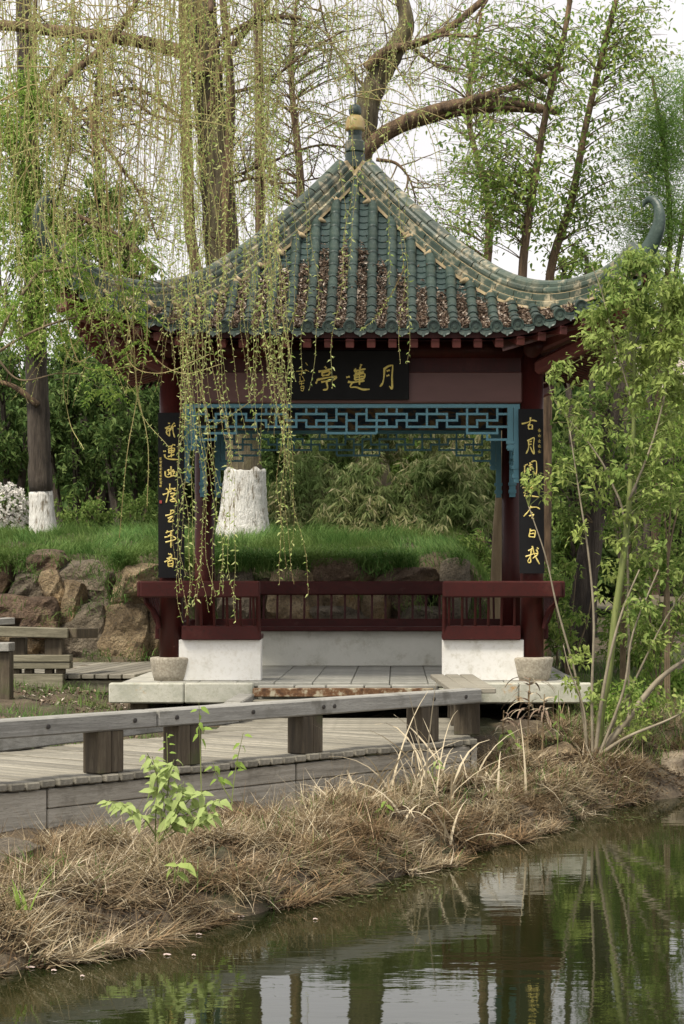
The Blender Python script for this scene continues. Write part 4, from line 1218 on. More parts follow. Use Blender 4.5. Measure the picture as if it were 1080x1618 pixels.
# ------------------------------------------------------------------ trees and plants
def rv(n): return norm(rng.standard_normal((n, 3)))
def limb(mb, px, Y, r0, r1, sides=10, n=None, rough=0.05, wob=0.0, ys=None):
    """tapered limb through photograph pixels at depth Y (or the depths ys)"""
    P = [W(u, v, (ys[i] if ys else Y)) for i, (u, v) in enumerate(px)]
    if px[0][1] >= 820:                    # a foot: root it in the ground
        g = float(height(P[0][0], P[0][1])) - 0.08
        if P[0][2] > g + 0.12:
            P = [np.array([P[0][0] - 0.15 * (P[1][0] - P[0][0]), P[0][1], g])] + P
            if isinstance(r0, (list, tuple)): r0 = [r0[0] * 1.12] + list(r0)
            if n: n = n + 6
    n = n or max(8, 5 * len(P))
    c = catmull(P, n)
    if wob: c = c + np.cumsum(rng.standard_normal((n, 3)), 0) * wob * 0.3
    rad = np.interp(np.linspace(0, 1, n), np.linspace(0, 1, len(r0)), r0) if isinstance(r0, (list, tuple)) else np.linspace(r0, r1, n)
    mb.tube(c, rad, sides, rough=rough)
    return c
def twigs(mb, c, count, L, r, gen=2, up=0.2, spread=1.0, sides=4, flat=0.5, t0=0.15, acc=None):
    """random side twigs off a limb's centre line c; returns their centre lines"""
    out = []
    for _ in range(count):
        i = int((t0 + (1 - t0) * rng.random()) * (len(c) - 1))
        ax = norm(c[min(i + 1, len(c) - 1)] - c[max(i - 1, 0)])
        d = norm(rng.standard_normal(3) * np.array([1, flat, 1]) * spread + ax * 0.6 + np.array([0, 0, up]))
        l = L * rng.uniform(0.5, 1.2)
        m = 7
        s = np.linspace(0, 1, m)[:, None]
        bend = norm(rng.standard_normal(3)) * 0.25 * l
        p = c[i] + d * l * s + bend * s * s
        p[1:] += rng.standard_normal((m - 1, 3)) * l * 0.02
        mb.tube(p, np.linspace(r, r * 0.35, m), sides, cap=False)
        out.append(p)
        if gen > 1: out += twigs(mb, p, max(2, int(3 * l / 0.6)), L * 0.5, r * 0.5, gen - 1, up, spread, 3, flat, 0.3)
    return out
def whip(mb, lv, p0, zend, drift, r=0.0035, leafL=0.026, gap=0.022, wig=0.03, tipless=0.15, curl=0.0):
    """a hanging willow shoot from p0 down to height zend with alternating young leaves"""
    L = max(0.3, p0[2] - zend)
    n = int(L / 0.16) + 4
    s = np.linspace(0, 1, n)
    ph = rng.uniform(0, 6.28, 4)
    x = p0[0] + drift[0] * s ** 1.3 + wig * (np.sin(ph[0] + 3.1 * s * L) - math.sin(ph[0])) * s ** 0.5 + 0.012 * np.sin(ph[2] + 9 * s * L) + curl * s ** 6
    y = p0[1] + drift[1] * s ** 1.3 + wig * (np.sin(ph[1] + 2.7 * s * L) - math.sin(ph[1])) * s ** 0.5
    z = p0[2] - L * s
    c = np.stack([x, y, z], 1)
    mb.tube(c, np.linspace(r, r * 0.45, n), 3, cap=False)
    k = int(L * (1 - tipless) / gap)
    if k < 2: return
    t = tipless + (1 - tipless) * (np.arange(k) + rng.random(k)) / k
    fi = t * (n - 1)
    P = np.stack([np.interp(fi, np.arange(n), c[:, j]) for j in range(3)], 1)
    az = np.arange(k) * 2.4 + rng.random(k)
    d = norm(np.stack([np.cos(az), np.sin(az), rng.uniform(-1.3, 0.15, k)], 1))
    l = leafL * rng.uniform(0.35, 1.3, k) * (0.75 + 0.5 * np.sin(t * 9 + ph[3]) ** 2)
    lv.append((P, d, l))
def flush(lv, mb, wratio=0.34, droop=0.25):
    if not lv: return
    P = np.concatenate([x[0] for x in lv]); d = np.concatenate([x[1] for x in lv]); l = np.concatenate([x[2] for x in lv])
    leaf_quads(mb, P, d, rv(len(P)) + np.array([0, 0, 0.6]), l, l * wratio, droop, 0.15)

# ---- the old willow behind the pavilion, whose shoots hang in front of it
wil = root('willow_tree', W(385, 848, 9.0), 'thick old willow with limewashed trunk base behind the pavilion and long hanging shoots', 'tree')
YW = 9.0
q = MB()
tr = limb(q, [(386.5, 762), (378, 640), (362, 500), (350, 390), (340, 250), (326, 120), (318, 0), (312, -140)], YW, [0.247, 0.243, 0.243, 0.238, 0.225, 0.21, 0.19, 0.17], None, 18, 44, 0.02)
trunk = obj('trunk', q, M['bark'], wil, smooth=True)
q = MB()
limb(q, [(383, 866), (384, 842), (385, 800), (387, 742.2)], YW, [0.43, 0.375, 0.315, 0.276], None, 40, 40, 0.012)
v = q.v[0]; t_ = np.arange(40) / 40 * 6.2832; v[-40:, 2] += 0.02 * np.sin(2 * t_ + 1) + 0.014 * np.sin(5 * t_) + 0.012 * np.sin(9 * t_ + 2) + rng.uniform(-0.012, 0.012, 40)
obj('limewashed_base', q, M['lime'], wil, smooth=True)
q = MB()
BR = []
BR.append(limb(q, [(372, 640), (330, 500), (302, 380), (296, 250), (292, 120), (288, -40)], 8.6, 0.085, 0.06, 8))
BR.append(limb(q, [(366, 560), (356, 420), (358, 300), (364, 150), (352, 0)], 8.8, 0.09, 0.05, 8))
BR.append(limb(q, [(322, 120), (290, 84), (200, 62), (100, 50), (0, 40), (-60, 46)], 8.7, 0.105, 0.06, 8))
BR.append(limb(q, [(80, 150), (120, 110), (160, 78), (200, 30), (230, -30)], 8.4, 0.06, 0.035, 7))
BR.append(limb(q, [(330, 180), (350, 105), (395, 40), (430, 28), (475, 28)], 8.8, 0.06, 0.03, 7))
BR.append(limb(q, [(330, 95), (350, 60), (400, 30), (440, -20)], 8.4, 0.05, 0.03, 7))
BR.append(limb(q, [(245, 430), (200, 385), (160, 360), (120, 340)], 8.9, 0.065, 0.03, 7))
BR.append(limb(q, [(290, 190), (215, 140), (150, 165), (120, 180)], 8.9, 0.03, 0.02, 6))
BR.append(limb(q, [(100, 150), (150, 210), (210, 290), (230, 330), (250, 380)], 8.2, 0.028, 0.012, 6))
BR.append(limb(q, [(290, 195), (240, 180), (190, 150), (135, 170)], 8.5, 0.022, 0.012, 6))
BR.append(limb(q, [(340, 290), (380, 275), (430, 255), (500, 230), (560, 235)], 9.3, 0.028, 0.012, 6))
BR.append(limb(q, [(352, 150), (420, 130), (480, 85), (540, 50)], 9.3, 0.028, 0.012, 6))
BR.append(limb(q, [(365, 290), (410, 280), (450, 290), (520, 278)], 9.0, 0.02, 0.01, 6))
# high boughs reaching forward over the roof, above the frame
FW = []
for u1, y1, z1 in ((60, -1.2, 7.6), (170, -1.8, 7.5), (300, -2.6, 7.3), (330, -1.6, 7.4), (390, -2.0, 7.4), (450, -1.4, 7.6), (530, -1.0, 7.9), (620, -0.9, 8.1)):
    e = W(u1, -60, y1); e[2] = z1
    b = W(315, -150, YW)
    m = (b + e) / 2 + np.array([0, 0, 1.6])
    c = catmull([b, m, e, e + (e - m) * 0.25 - [0, 0, 0.4]], 24)
    q.tube(c, np.linspace(0.10, 0.02, 24), 7)
    FW.append(c)
obj('boughs', q, M['bark_warm'], wil, smooth=True)
q = MB()
TW = []
for c in BR: TW += twigs(q, c, 13, 0.85, 0.011, 2, 0.15, 1.0, 4, 0.6)
twigs(q, tr, 14, 1.0, 0.014, 2, 0.25, 1.0, 4, 0.6, 0.45)
obj('twigs', q, M['bark_warm'], wil, kind='stuff')
st, lv = MB(), []
# far shoots, between the trunk and the roof
for _ in range(105):
    u = rng.choice([rng.uniform(-20, 330), rng.uniform(60, 480), rng.uniform(300, 780)], p=[0.45, 0.35, 0.2])
    if 285 < u < 400 and rng.random() < 0.6: continue
    v0 = rng.uniform(-160, 130) if u < 480 else rng.uniform(-160, 40)
    v1 = v0 + rng.uniform(120, 380) * (1.0 if u < 430 else 0.62)
    Y = rng.uniform(4.5, 9.5)
    p = W(u, v0, Y)
    whip(st, lv, p, W(u, v1, Y)[2], (rng.normal(0, 0.12), rng.normal(0, 0.1)), 0.0038, 0.040, 0.036, 0.07)
# thin arching twigs across the sky
for _ in range(120):
    u0 = rng.choice([rng.uniform(-30, 330), rng.uniform(300, 560)], p=[0.7, 0.3]); v0 = rng.uniform(-20, 230); Y = rng.uniform(6.5, 9.5)
    sg = rng.choice([-1, 1]); du = sg * rng.uniform(60, 190); dv = rng.uniform(60, 240)
    c = catmull([W(u0, v0, Y), W(u0 + du * 0.5, v0 + rng.uniform(-45, 30), Y), W(u0 + du * 0.9, v0 + dv * 0.4, Y), W(u0 + du, v0 + dv, Y)], 26)
    st.tube(c, np.linspace(0.009, 0.003, 26), 4, cap=False)
    k = 34; fi = rng.uniform(6, 25, k); P = np.stack([np.interp(fi, np.arange(26), c[:, j]) for j in range(3)], 1)
    lv.append((P, norm(rv(k) + [0, 0, -0.5]), rng.uniform(0.025, 0.055, k)))
# the near curtain: (pixel at the foot, last row, how many, spread, lean in pixels from the top)
curtain = [(288, 985, 3, 3, -2), (297, 1000, 3, 4, -3), (296, 700, 6, 4, -2), (300, 560, 4, 7, 0), (318, 1000, 2, 5, 20), (330, 990, 3, 8, 40), (352, 760, 3, 12, 10), (345, 985, 2, 6, 40), (372, 1000, 2, 6, 60), (385, 760, 3, 10, 20), (398, 650, 4, 8, 10), (418, 740, 4, 6, 10), (430, 690, 4, 8, 12), (455, 760, 5, 5, 26), (466, 930, 3, 3, 30), (470, 965, 2, 3, 32), (462, 640, 4, 10, 20), (330, 540, 4, 30, 0), (380, 560, 3, 24, 0), (430, 520, 3, 20, 4), (485, 640, 1, 2, -2), (528, 620, 1, 2, 8), (560, 470, 2, 5, 2), (605, 480, 1, 4, -20), (634, 588, 2, 3, 6), (590, 330, 2, 10, 4)]
for u, v1, n, sp, lean in curtain:
    for _ in range(n):
        Y = rng.uniform(-2.7, -1.2)
        uu = u + rng.normal(0, sp); vv = v1 - abs(rng.normal(0, 45))
        p = W(uu - lean * 1.5 + rng.normal(0, 20), -75, Y); p[2] += rng.uniform(0.0, 0.5)
        e = W(uu, vv, Y)
        whip(st, lv, p, e[2], (e[0] - p[0], rng.normal(0, 0.15)), 0.0034, 0.036, 0.030, 0.05, 0.1)
# the shoots over the left corner of the roof, reddish and tangled
for _ in range(115):
    u = rng.uniform(-15, 300); vv = rng.uniform(330, 640)
    Y = rng.uniform(-2.6, -0.8)
    p = W(u + rng.normal(0, 38), -75, Y); p[2] += rng.uniform(0, 0.4)
    e = W(u, vv, Y)
    whip(st, lv, p, e[2], (e[0] - p[0], rng.normal(0, 0.2)), 0.0038, 0.032, 0.038, 0.06, 0.2, rng.normal(0, 0.25))
for px in ([(200, 0), (190, 250), (188, 420), (210, 560), (222, 650), (265, 705)], [(160, 80), (170, 330), (185, 480), (105, 560), (108, 660), (132, 710)], [(230, 60), (228, 300), (232, 520), (214, 640), (200, 720), (188, 850)], [(120, 60), (110, 280), (100, 440), (118, 560), (160, 585), (240, 570)], [(260, 20), (245, 260), (222, 440), (200, 560), (250, 590), (330, 560)], [(140, 40), (150, 300), (190, 470), (240, 560), (290, 590), (350, 575)], [(225, 100), (210, 420), (215, 600), (233, 700), (232, 800)], [(90, 60), (84, 400), (95, 520), (115, 570), (150, 560)],
           [(470, 480), (440, 560), (410, 620), (350, 665), (310, 690)], [(640, 420), (615, 470), (590, 505), (570, 520)]):
    c = catmull([W(u, v, -1.8 + 0.1 * math.sin(u)) for u, v in px], 40)
    st.tube(c, np.linspace(0.006, 0.0028, 40), 3, cap=False)
    k = 60; fi = np.sort(rng.uniform(8, 39, k)); P = np.stack([np.interp(fi, np.arange(40), c[:, j]) for j in range(3)], 1)
    lv.append((P, norm(rv(k) + [0, 0, -0.5]), rng.uniform(0.015, 0.03, k)))
obj('hanging_shoots', st, M['whipstem'], wil, kind='stuff')
P = np.concatenate(TW); P = P[rng.integers(0, len(P), 4200)]; lv.append((P + rv(len(P)) * 0.02, norm(rv(len(P)) + [0, 0, -0.4]), rng.uniform(0.02, 0.05, len(P))))
q = MB(); flush(lv, q)
obj('leaves', q, M['leaf_whip'], wil, kind='stuff')

# straight slim trunk beside it
t2 = root('slim_tree', W(395, 800, 11.5), 'straight slim reddish trunk rising behind the roof beside the old willow', 'tree')
q = MB(); c = limb(q, [(392, 850), (400, 700), (410, 500), (411, 350), (409, 150), (407, -120)], 11.5, [0.085, 0.082, 0.08, 0.075, 0.07, 0.062], None, 9, 30)
obj('trunk', q, M['bark_warm'], t2, smooth=True)
q = MB(); tw = twigs(q, c, 16, 0.9, 0.012, 2, 0.2, 1.0, 4, 0.6, 0.5); obj('branches', q, M['twig'], t2, kind='stuff')
q = MB(); P = np.concatenate(tw); P = P[rng.integers(0, len(P), 900)]; leaf_quads(q, P, rv(900), rv(900), 0.035, 0.014); obj('leaves', q, M['leaf_whip'], t2, kind='stuff')

# ---- leaning tree right of the finial
t3 = root('leaning_tree', W(600, 870, 13.5), 'old leaning tree behind the roof tip with two long bare boughs', 'tree')
YL = 13.5
q = MB()
c0 = limb(q, [(600, 880), (570, 500), (564, 300), (578, 180), (600, 120), (634, 60), (640, 20), (612, -60)], YL, [0.30, 0.26, 0.22, 0.19, 0.18, 0.15, 0.12, 0.10], None, 12, 40, 0.07)
obj('trunk', q, M['bark'], t3, smooth=True)
q = MB(); cs = []
cs.append(limb(q, [(566, 250), (600, 216), (650, 188), (720, 166), (800, 160), (885, 178)], YL - 0.1, [0.13, 0.12, 0.105, 0.09, 0.075, 0.06], None, 9))
cs.append(limb(q, [(570, 245), (620, 208), (690, 184), (760, 172), (830, 172), (882, 176)], YL + 0.15, 0.105, 0.05, 9))
cs.append(limb(q, [(700, 172), (770, 150), (840, 128), (890, 108)], YL - 0.2, 0.075, 0.04, 8))
cs.append(limb(q, [(578, 108), (610, 80), (660, 68), (715, 40), (775, -10)], YL - 0.2, 0.085, 0.05, 8))
cs.append(limb(q, [(650, 70), (700, 56), (755, 56), (752, 30), (770, 0)], YL - 0.3, 0.03, 0.02, 6))
cs.append(limb(q, [(655, 78), (676, 95), (700, 105), (735, 110)], YL, 0.035, 0.015, 6))
cs.append(limb(q, [(594, 252), (625, 258), (645, 280), (655, 308)], YL - 0.4, 0.032, 0.012, 6))
cs.append(limb(q, [(590, 150), (565, 125), (520, 60), (500, -20)], YL, 0.03, 0.012, 6))
obj('boughs', q, M['bark_warm'], t3, smooth=True)
q = MB(); tw = []
for c in cs: tw += twigs(q, c, 9, 0.9, 0.013, 2, 0.1, 1.0, 4, 0.7)
tw += twigs(q, c0, 10, 1.1, 0.014, 2, 0.2, 1.0, 4, 0.7, 0.5)
obj('twigs', q, M['twig'], t3, kind='stuff')
P = np.concatenate(tw); P = P[rng.integers(0, len(P), 1500)]
q = MB(); leaf_quads(q, P + rv(1500) * 0.02, norm(rv(1500) + [0, 0, -0.4]), rv(1500), 0.04, 0.015); obj('leaves', q, M['leaf_whip'], t3, kind='stuff')
st, lv = MB(), []
for _ in range(110):
    u = rng.uniform(430, 860); v0 = rng.uniform(-140, 60); Y = rng.uniform(11, 14)
    whip(st, lv, W(u, v0, Y), W(u, v0 + rng.uniform(90, 230), Y)[2], (rng.normal(0, 0.12), 0), 0.005, 0.036, 0.05, 0.05)
obj('hanging_shoots', st, M['whipstem'], t3, kind='stuff')
q = MB(); flush(lv, q); obj('leaves', q, M['leaf_whip'], t3, kind='stuff')

# generic leafy crown: bent shoots from stems to target points, leaves along them
def leafy(stems, targets, rb, twig_mb, leaf_mb, L, Wd, per, oval=True, droop=0.25, hang=0.5, cluster=1, t0=0.35, collect=None, down=0.25, jit=0.5):
    S = np.concatenate(stems)
    for T in targets:
        cand = S[S[:, 2] < T[2] + 0.25]
        if len(cand) == 0: cand = S
        dd = np.linalg.norm((cand - T) * np.array([1, 1, 0.75]), axis=1) + 0.6 * np.abs(cand[:, 2] - (T[2] - 0.35 * np.linalg.norm(T - cand, axis=1)))
        b = cand[np.argmin(dd)]
        m = (b + T) / 2 + np.array([0, 0, 0.22 * np.linalg.norm(T - b)]) + rng.standard_normal(3) * 0.05
        s = np.linspace(0, 1, 9)[:, None]
        c = (1 - s) ** 2 * b + 2 * s * (1 - s) * m + s * s * T
        twig_mb.tube(c, np.linspace(rb, rb * 0.25, 9), 4, cap=False)
        k = per
        t = t0 + (1 - t0) * rng.random(k)
        P = np.stack([np.interp(t * 8, np.arange(9), c[:, j]) for j in range(3)], 1) + rng.standard_normal((k, 3)) * L * jit
        d = norm(rv(k) + np.array([0, 0, -hang]) + (T - b) / np.linalg.norm(T - b) * 0.5)
        n = norm(rv(k) * 0.7 + np.array([0, -0.3, 0.9]))
        l = L * rng.uniform(0.6, 1.25, k)
        if collect is not None: collect.append((P, d, n, l))
        else: (leaf_oval if oval else leaf_quads)(leaf_mb, P, d, n, l, l * Wd, droop, 0.12)
def blob(u, v, Y, ru, rv_, rY, n, hollow=0.3):
    """n points in an ellipsoid given in pixels (ru, rv_) and metres (rY)"""
    d = rv(n) * (hollow + (1 - hollow) * rng.random((n, 1))) ** 0.6
    s = PX(Y)
    return W(u, v, Y) + d * np.array([ru * s, rY, rv_ * s])

# ---- sapling at the water edge, right
sap = root('sapling', G(945, 1196, 0.35), 'young leafy tree with a green stem on the bank, hiding the roof corner', 'tree')
YS = -1.75
q = MB(); stems = []
stems.append(limb(q, [(945, 1206), (950, 1120), (962, 1060), (972, 970), (985, 880), (994, 790), (1000, 700), (1002, 600), (1000, 500), (990, 430)], YS, [0.036, 0.034, 0.032, 0.03, 0.028, 0.024, 0.02, 0.015, 0.01, 0.005], None, 9, 44, 0.02))
stm = obj('stem', q, M['greenstem'], sap, smooth=True)
q = MB()
for px, r0 in (([(938, 1200), (985, 1145), (1040, 1075), (1100, 1030)], 0.04), ([(940, 1195), (950, 1110), (965, 1030), (985, 960), (1010, 900)], 0.018), ([(930, 1200), (912, 1080), (880, 960), (862, 880), (835, 800)], 0.012), ([(936, 1200), (935, 1090), (938, 980), (930, 880), (915, 780), (900, 680)], 0.014), ([(942, 1196), (990, 1165), (1050, 1140), (1095, 1118)], 0.018), ([(990, 860), (965, 760), (930, 700), (880, 640), (862, 590)], 0.012), ([(994, 790), (1030, 700), (1055, 600), (1070, 500)], 0.012), ([(1000, 640), (970, 540), (950, 460), (935, 420)], 0.01), ([(948, 1190), (1010, 1060), (1050, 980), (1085, 930)], 0.012), ([(948, 1190), (985, 1090), (1000, 1000), (1040, 900)], 0.016), ([(928, 1196), (922, 1120), (900, 1060), (890, 1020)], 0.01)):
    stems.append(limb(q, px, YS + rng.uniform(-0.25, 0.25), r0, r0 * 0.35, 7, None, 0.02))
obj('branches', q, M['palestem'], sap, smooth=True)
T = np.concatenate([blob(985, 520, YS, 105, 90, 0.55, 100), blob(1000, 450, YS, 90, 75, 0.5, 74), blob(1055, 560, YS, 50, 110, 0.5, 40), blob(890, 610, YS, 45, 50, 0.4, 14), blob(1030, 640, YS, 90, 110, 0.5, 44), blob(940, 720, YS, 75, 75, 0.5, 24), blob(1040, 800, YS, 80, 100, 0.5, 22), blob(930, 860, YS, 60, 80, 0.45, 11), blob(1020, 960, YS, 90, 80, 0.5, 16), blob(900, 1070, YS, 45, 60, 0.4, 11), blob(1000, 1120, YS, 80, 50, 0.4, 20), blob(840, 760, YS, 30, 40, 0.3, 8)])
q, col = MB(), []
leafy(stems, T + np.array([0.10, 0, 0]), 0.0045, q, None, 0.062, 0.40, 23, collect=col, hang=0.6)
obj('shoots', q, M['greenstem'], sap, kind='stuff')
P, d, n, l = [np.concatenate([c[i] for c in col]) for i in range(4)]
lu = 625 + (P[:, 0] - EYE[0]) / ((P[:, 1] - EYE[1]) / FPX); lw = 920 - (P[:, 2] - EYE[2]) / ((P[:, 1] - EYE[1]) / FPX)
clear = (lu > 800) & (lu < 872) & (((lw > 600) & (lw < 742)) | ((lw > 796) & (lw < 915))) & (rng.random(len(P)) < 0.93)
P, d, n, l = P[~clear], d[~clear], n[~clear], l[~clear]
pick = np.zeros(len(P), bool); pick[np.argsort(-l)[:240]] = True
lm = MB(); leaf_oval(lm, np.zeros((1, 3)), np.array([[1.0, 0, 0]]), np.array([[0, 0, 1.0]]), 1.0, 0.42, 0.25, 0.12)
lme = lm.mesh('leaf'); lme.materials.append(M['leaf_sapling'])
for i in np.nonzero(pick)[0]:
    x = d[i]; y = norm(np.cross(n[i], x)); z = np.cross(x, y)
    place('leaf', lme, mat4(x * l[i], y * l[i], z * l[i], P[i]), sap)
q = MB(); leaf_oval(q, P[~pick], d[~pick], n[~pick], l[~pick], l[~pick] * 0.42, 0.25)
obj('leaves', q, M['leaf_sapling'], sap, kind='stuff')

# ---- two slender trees behind the right side of the roof
def slender(px, Y, r0, r1, blobs, lab, L, mat, per=22):
    r = root('slender_tree', W(px[0][0], px[0][1], Y), lab, 'tree')
    q = MB(); stems = [limb(q, px, Y, r0, r1, 8, 34, 0.03)]
    obj('trunk', q, M['bark_warm'], r, smooth=True)
    q = MB(); lf = MB()
    T = np.concatenate([blob(*b) for b in blobs])
    leafy(stems, T, 0.007, q, lf, L, 0.44, per, hang=0.4, jit=1.5)
    obj('branches', q, M['twig'], r, kind='stuff'); obj('leaves', lf, M[mat], r, kind='stuff')
slender([(818, 900), (822, 600), (826, 420), (842, 300), (860, 190), (890, 60), (905, -30)], 6.0, 0.075, 0.028, [(780, 250, 6, 110, 60, 0.9, 34), (740, 320, 6, 60, 60, 0.7, 26), (800, 60, 6, 120, 55, 0.9, 36), (840, 330, 6, 90, 60, 0.8, 30), (730, 120, 6, 70, 50, 0.7, 12), (900, 120, 6, 80, 90, 0.8, 30), (700, 60, 6, 70, 50, 0.7, 14), (720, 230, 6, 60, 60, 0.7, 16)], 'slender tree with a straight brown trunk and airy leaves nearest the roof tip', 0.082, 'leaf_slender')
slender([(862, 900), (864, 640), (868, 440), (902, 320), (925, 200), (960, 50), (985, -40)], 7.0, 0.075, 0.03, [(950, 60, 7, 120, 60, 0.9, 40), (900, 250, 7, 80, 90, 0.8, 26), (1030, 60, 7, 70, 80, 0.8, 34), (1010, 160, 7, 70, 90, 0.8, 22), (900, 370, 7, 70, 60, 0.8, 24), (970, 330, 7, 80, 80, 0.8, 26)], 'second slender tree leaning towards the feathery green crown', 0.08, 'leaf_slender')
ft = root('feathery_tree', W(1030, 900, 8.0), 'tree with a dense feathery pale green crown above the curled roof corner', 'tree')
q = MB(); stems = [limb(q, [(1035, 900), (1040, 600), (1058, 380), (1050, 250), (1030, 120)], 8.0, 0.07, 0.02, 8), limb(q, [(1036, 880), (1060, 500), (1085, 300), (1080, 150)], 8.2, 0.05, 0.02, 8)]
obj('trunk', q, M['bark_warm'], ft, smooth=True)
q, lf = MB(), MB()
T = np.concatenate([blob(1020, 240, 8.0, 75, 75, 0.8, 75), blob(1060, 180, 8.0, 60, 80, 0.8, 55), blob(1000, 330, 8.0, 80, 60, 0.8, 45), blob(1060, 350, 8.0, 50, 80, 0.8, 34), blob(990, 420, 8.0, 70, 60, 0.8, 24)])
leafy(stems, T, 0.005, q, lf, 0.06, 0.17, 110, oval=False, hang=-0.5, t0=0.3, jit=2.0)
obj('branches', q, M['twig'], ft, kind='stuff'); obj('leaves', lf, M['leaf_feather'], ft, kind='stuff')

# fine twigged budding trees far behind, filling the sky with thin branches and fresh green
for lab, px, Y, bl in (
  ('budding tree with a haze of fine twigs behind the left roof slope', [(150, 880), (165, 600), (170, 400), (150, 200), (165, 40)], 18, [(130, 130, 18, 150, 130, 2.0, 60), (200, 330, 18, 110, 100, 1.6, 46), (60, 280, 18, 90, 110, 1.6, 34)]),
  ('budding tree with fine twigs between the slim trunk and the finial', [(470, 880), (468, 500), (475, 300), (460, 120), (470, -20)], 19, [(470, 120, 19, 120, 130, 2.0, 55), (420, 270, 19, 80, 70, 1.5, 26), (540, 60, 19, 90, 80, 1.6, 24)]),
  ('budding tree with fine twigs over the right roof slope', [(760, 880), (765, 500), (772, 330), (740, 180), (760, 20)], 19, [(740, 330, 19, 110, 80, 1.6, 40), (700, 120, 19, 120, 110, 1.8, 34), (840, 200, 19, 110, 130, 1.8, 44)])):
    r = root('budding_tree', W(px[0][0], px[0][1], Y), lab, 'tree')
    q = MB(); c = limb(q, px, Y, 0.13, 0.03, 7, 30, 0.04); obj('trunk', q, M['bark_warm'], r, smooth=True)
    q, lf = MB(), MB()
    T = np.concatenate([blob(*b) for b in bl])
    n0 = q.n
    leafy([c], T, 0.013, q, lf, 0.085, 0.36, 9, oval=False, hang=0.4, jit=0.8)
    tw = []
    for t in T:
        d0 = norm(t - c[np.argmin(np.linalg.norm(c - t, axis=1))])
        for _ in range(3):
            d1 = norm(d0 + rng.standard_normal(3) * 0.7); l = rng.uniform(0.4, 1.0)
            p = t - d0 * rng.uniform(0, 0.6) + d1 * np.linspace(0, l, 6)[:, None] + np.cumsum(rng.standard_normal((6, 3)) * 0.02, 0)
            q.tube(p, np.linspace(0.007, 0.003, 6), 3, cap=False); tw.append(p)
    P = np.repeat(np.concatenate(tw), 2, 0); P = P + rv(len(P)) * 0.05
    leaf_quads(lf, P, norm(rv(len(P)) + [0, 0, -0.4]), rv(len(P)), rng.uniform(0.04, 0.10, len(P)), rng.uniform(0.018, 0.035, len(P)))
    obj('branches', q, M['bark_warm'], r, kind='stuff'); obj('leaves', lf, M['leaf_spray'], r, kind='stuff')

# ---- left willow with limewashed foot
lt = root('left_tree', W(68, 856, 10.0), 'straight dark trunk with a limewashed foot beside the white flowering shrub', 'tree')
q = MB(); c = limb(q, [(64, 777), (60, 650), (55, 520), (52, 380), (46, 240), (40, 100), (36, -80)], 10.0, [0.165, 0.155, 0.15, 0.14, 0.13, 0.12, 0.10], None, 14, 44, 0.05)
obj('trunk', q, M['bark_dark'], lt, smooth=True)
q = MB(); limb(q, [(69, 870), (68, 850), (66, 810), (64, 776.8)], 10.0, [0.225, 0.205, 0.18, 0.167], None, 16, 14, 0.02)
obj('limewashed_base', q, M['lime'], lt, smooth=True)
q = MB(); stems = [c]
for px in ([(46, 200), (60, 150), (100, 90), (120, 10)], [(52, 350), (20, 250), (-20, 180)], [(50, 420), (90, 320), (110, 240)], [(54, 170), (54, 60), (58, -40)], [(60, 640), (20, 610), (-20, 600)], [(55, 560), (30, 520), (0, 470)]):
    stems.append(limb(q, px, 9.8, 0.05, 0.02, 7))
obj('boughs', q, M['bark_warm'], lt, smooth=True)
q, lf = MB(), MB()
T = np.concatenate([blob(0, 260, 8.6, 50, 120, 1.0, 40), blob(40, 210, 9.0, 75, 100, 1.0, 70), blob(50, 360, 9.0, 80, 80, 1.0, 90), blob(30, 490, 9.0, 70, 60, 1.0, 40), blob(100, 430, 9.0, 70, 70, 1.0, 44), blob(90, 120, 9.0, 70, 90, 1.0, 26)])
leafy(stems, T, 0.008, q, lf, 0.085, 0.38, 34, oval=False, hang=0.5, jit=1.4, t0=0.6)
obj('branches', q, M['twig'], lt, kind='stuff'); obj('leaves', lf, M['leaf_spray'], lt, kind='stuff')
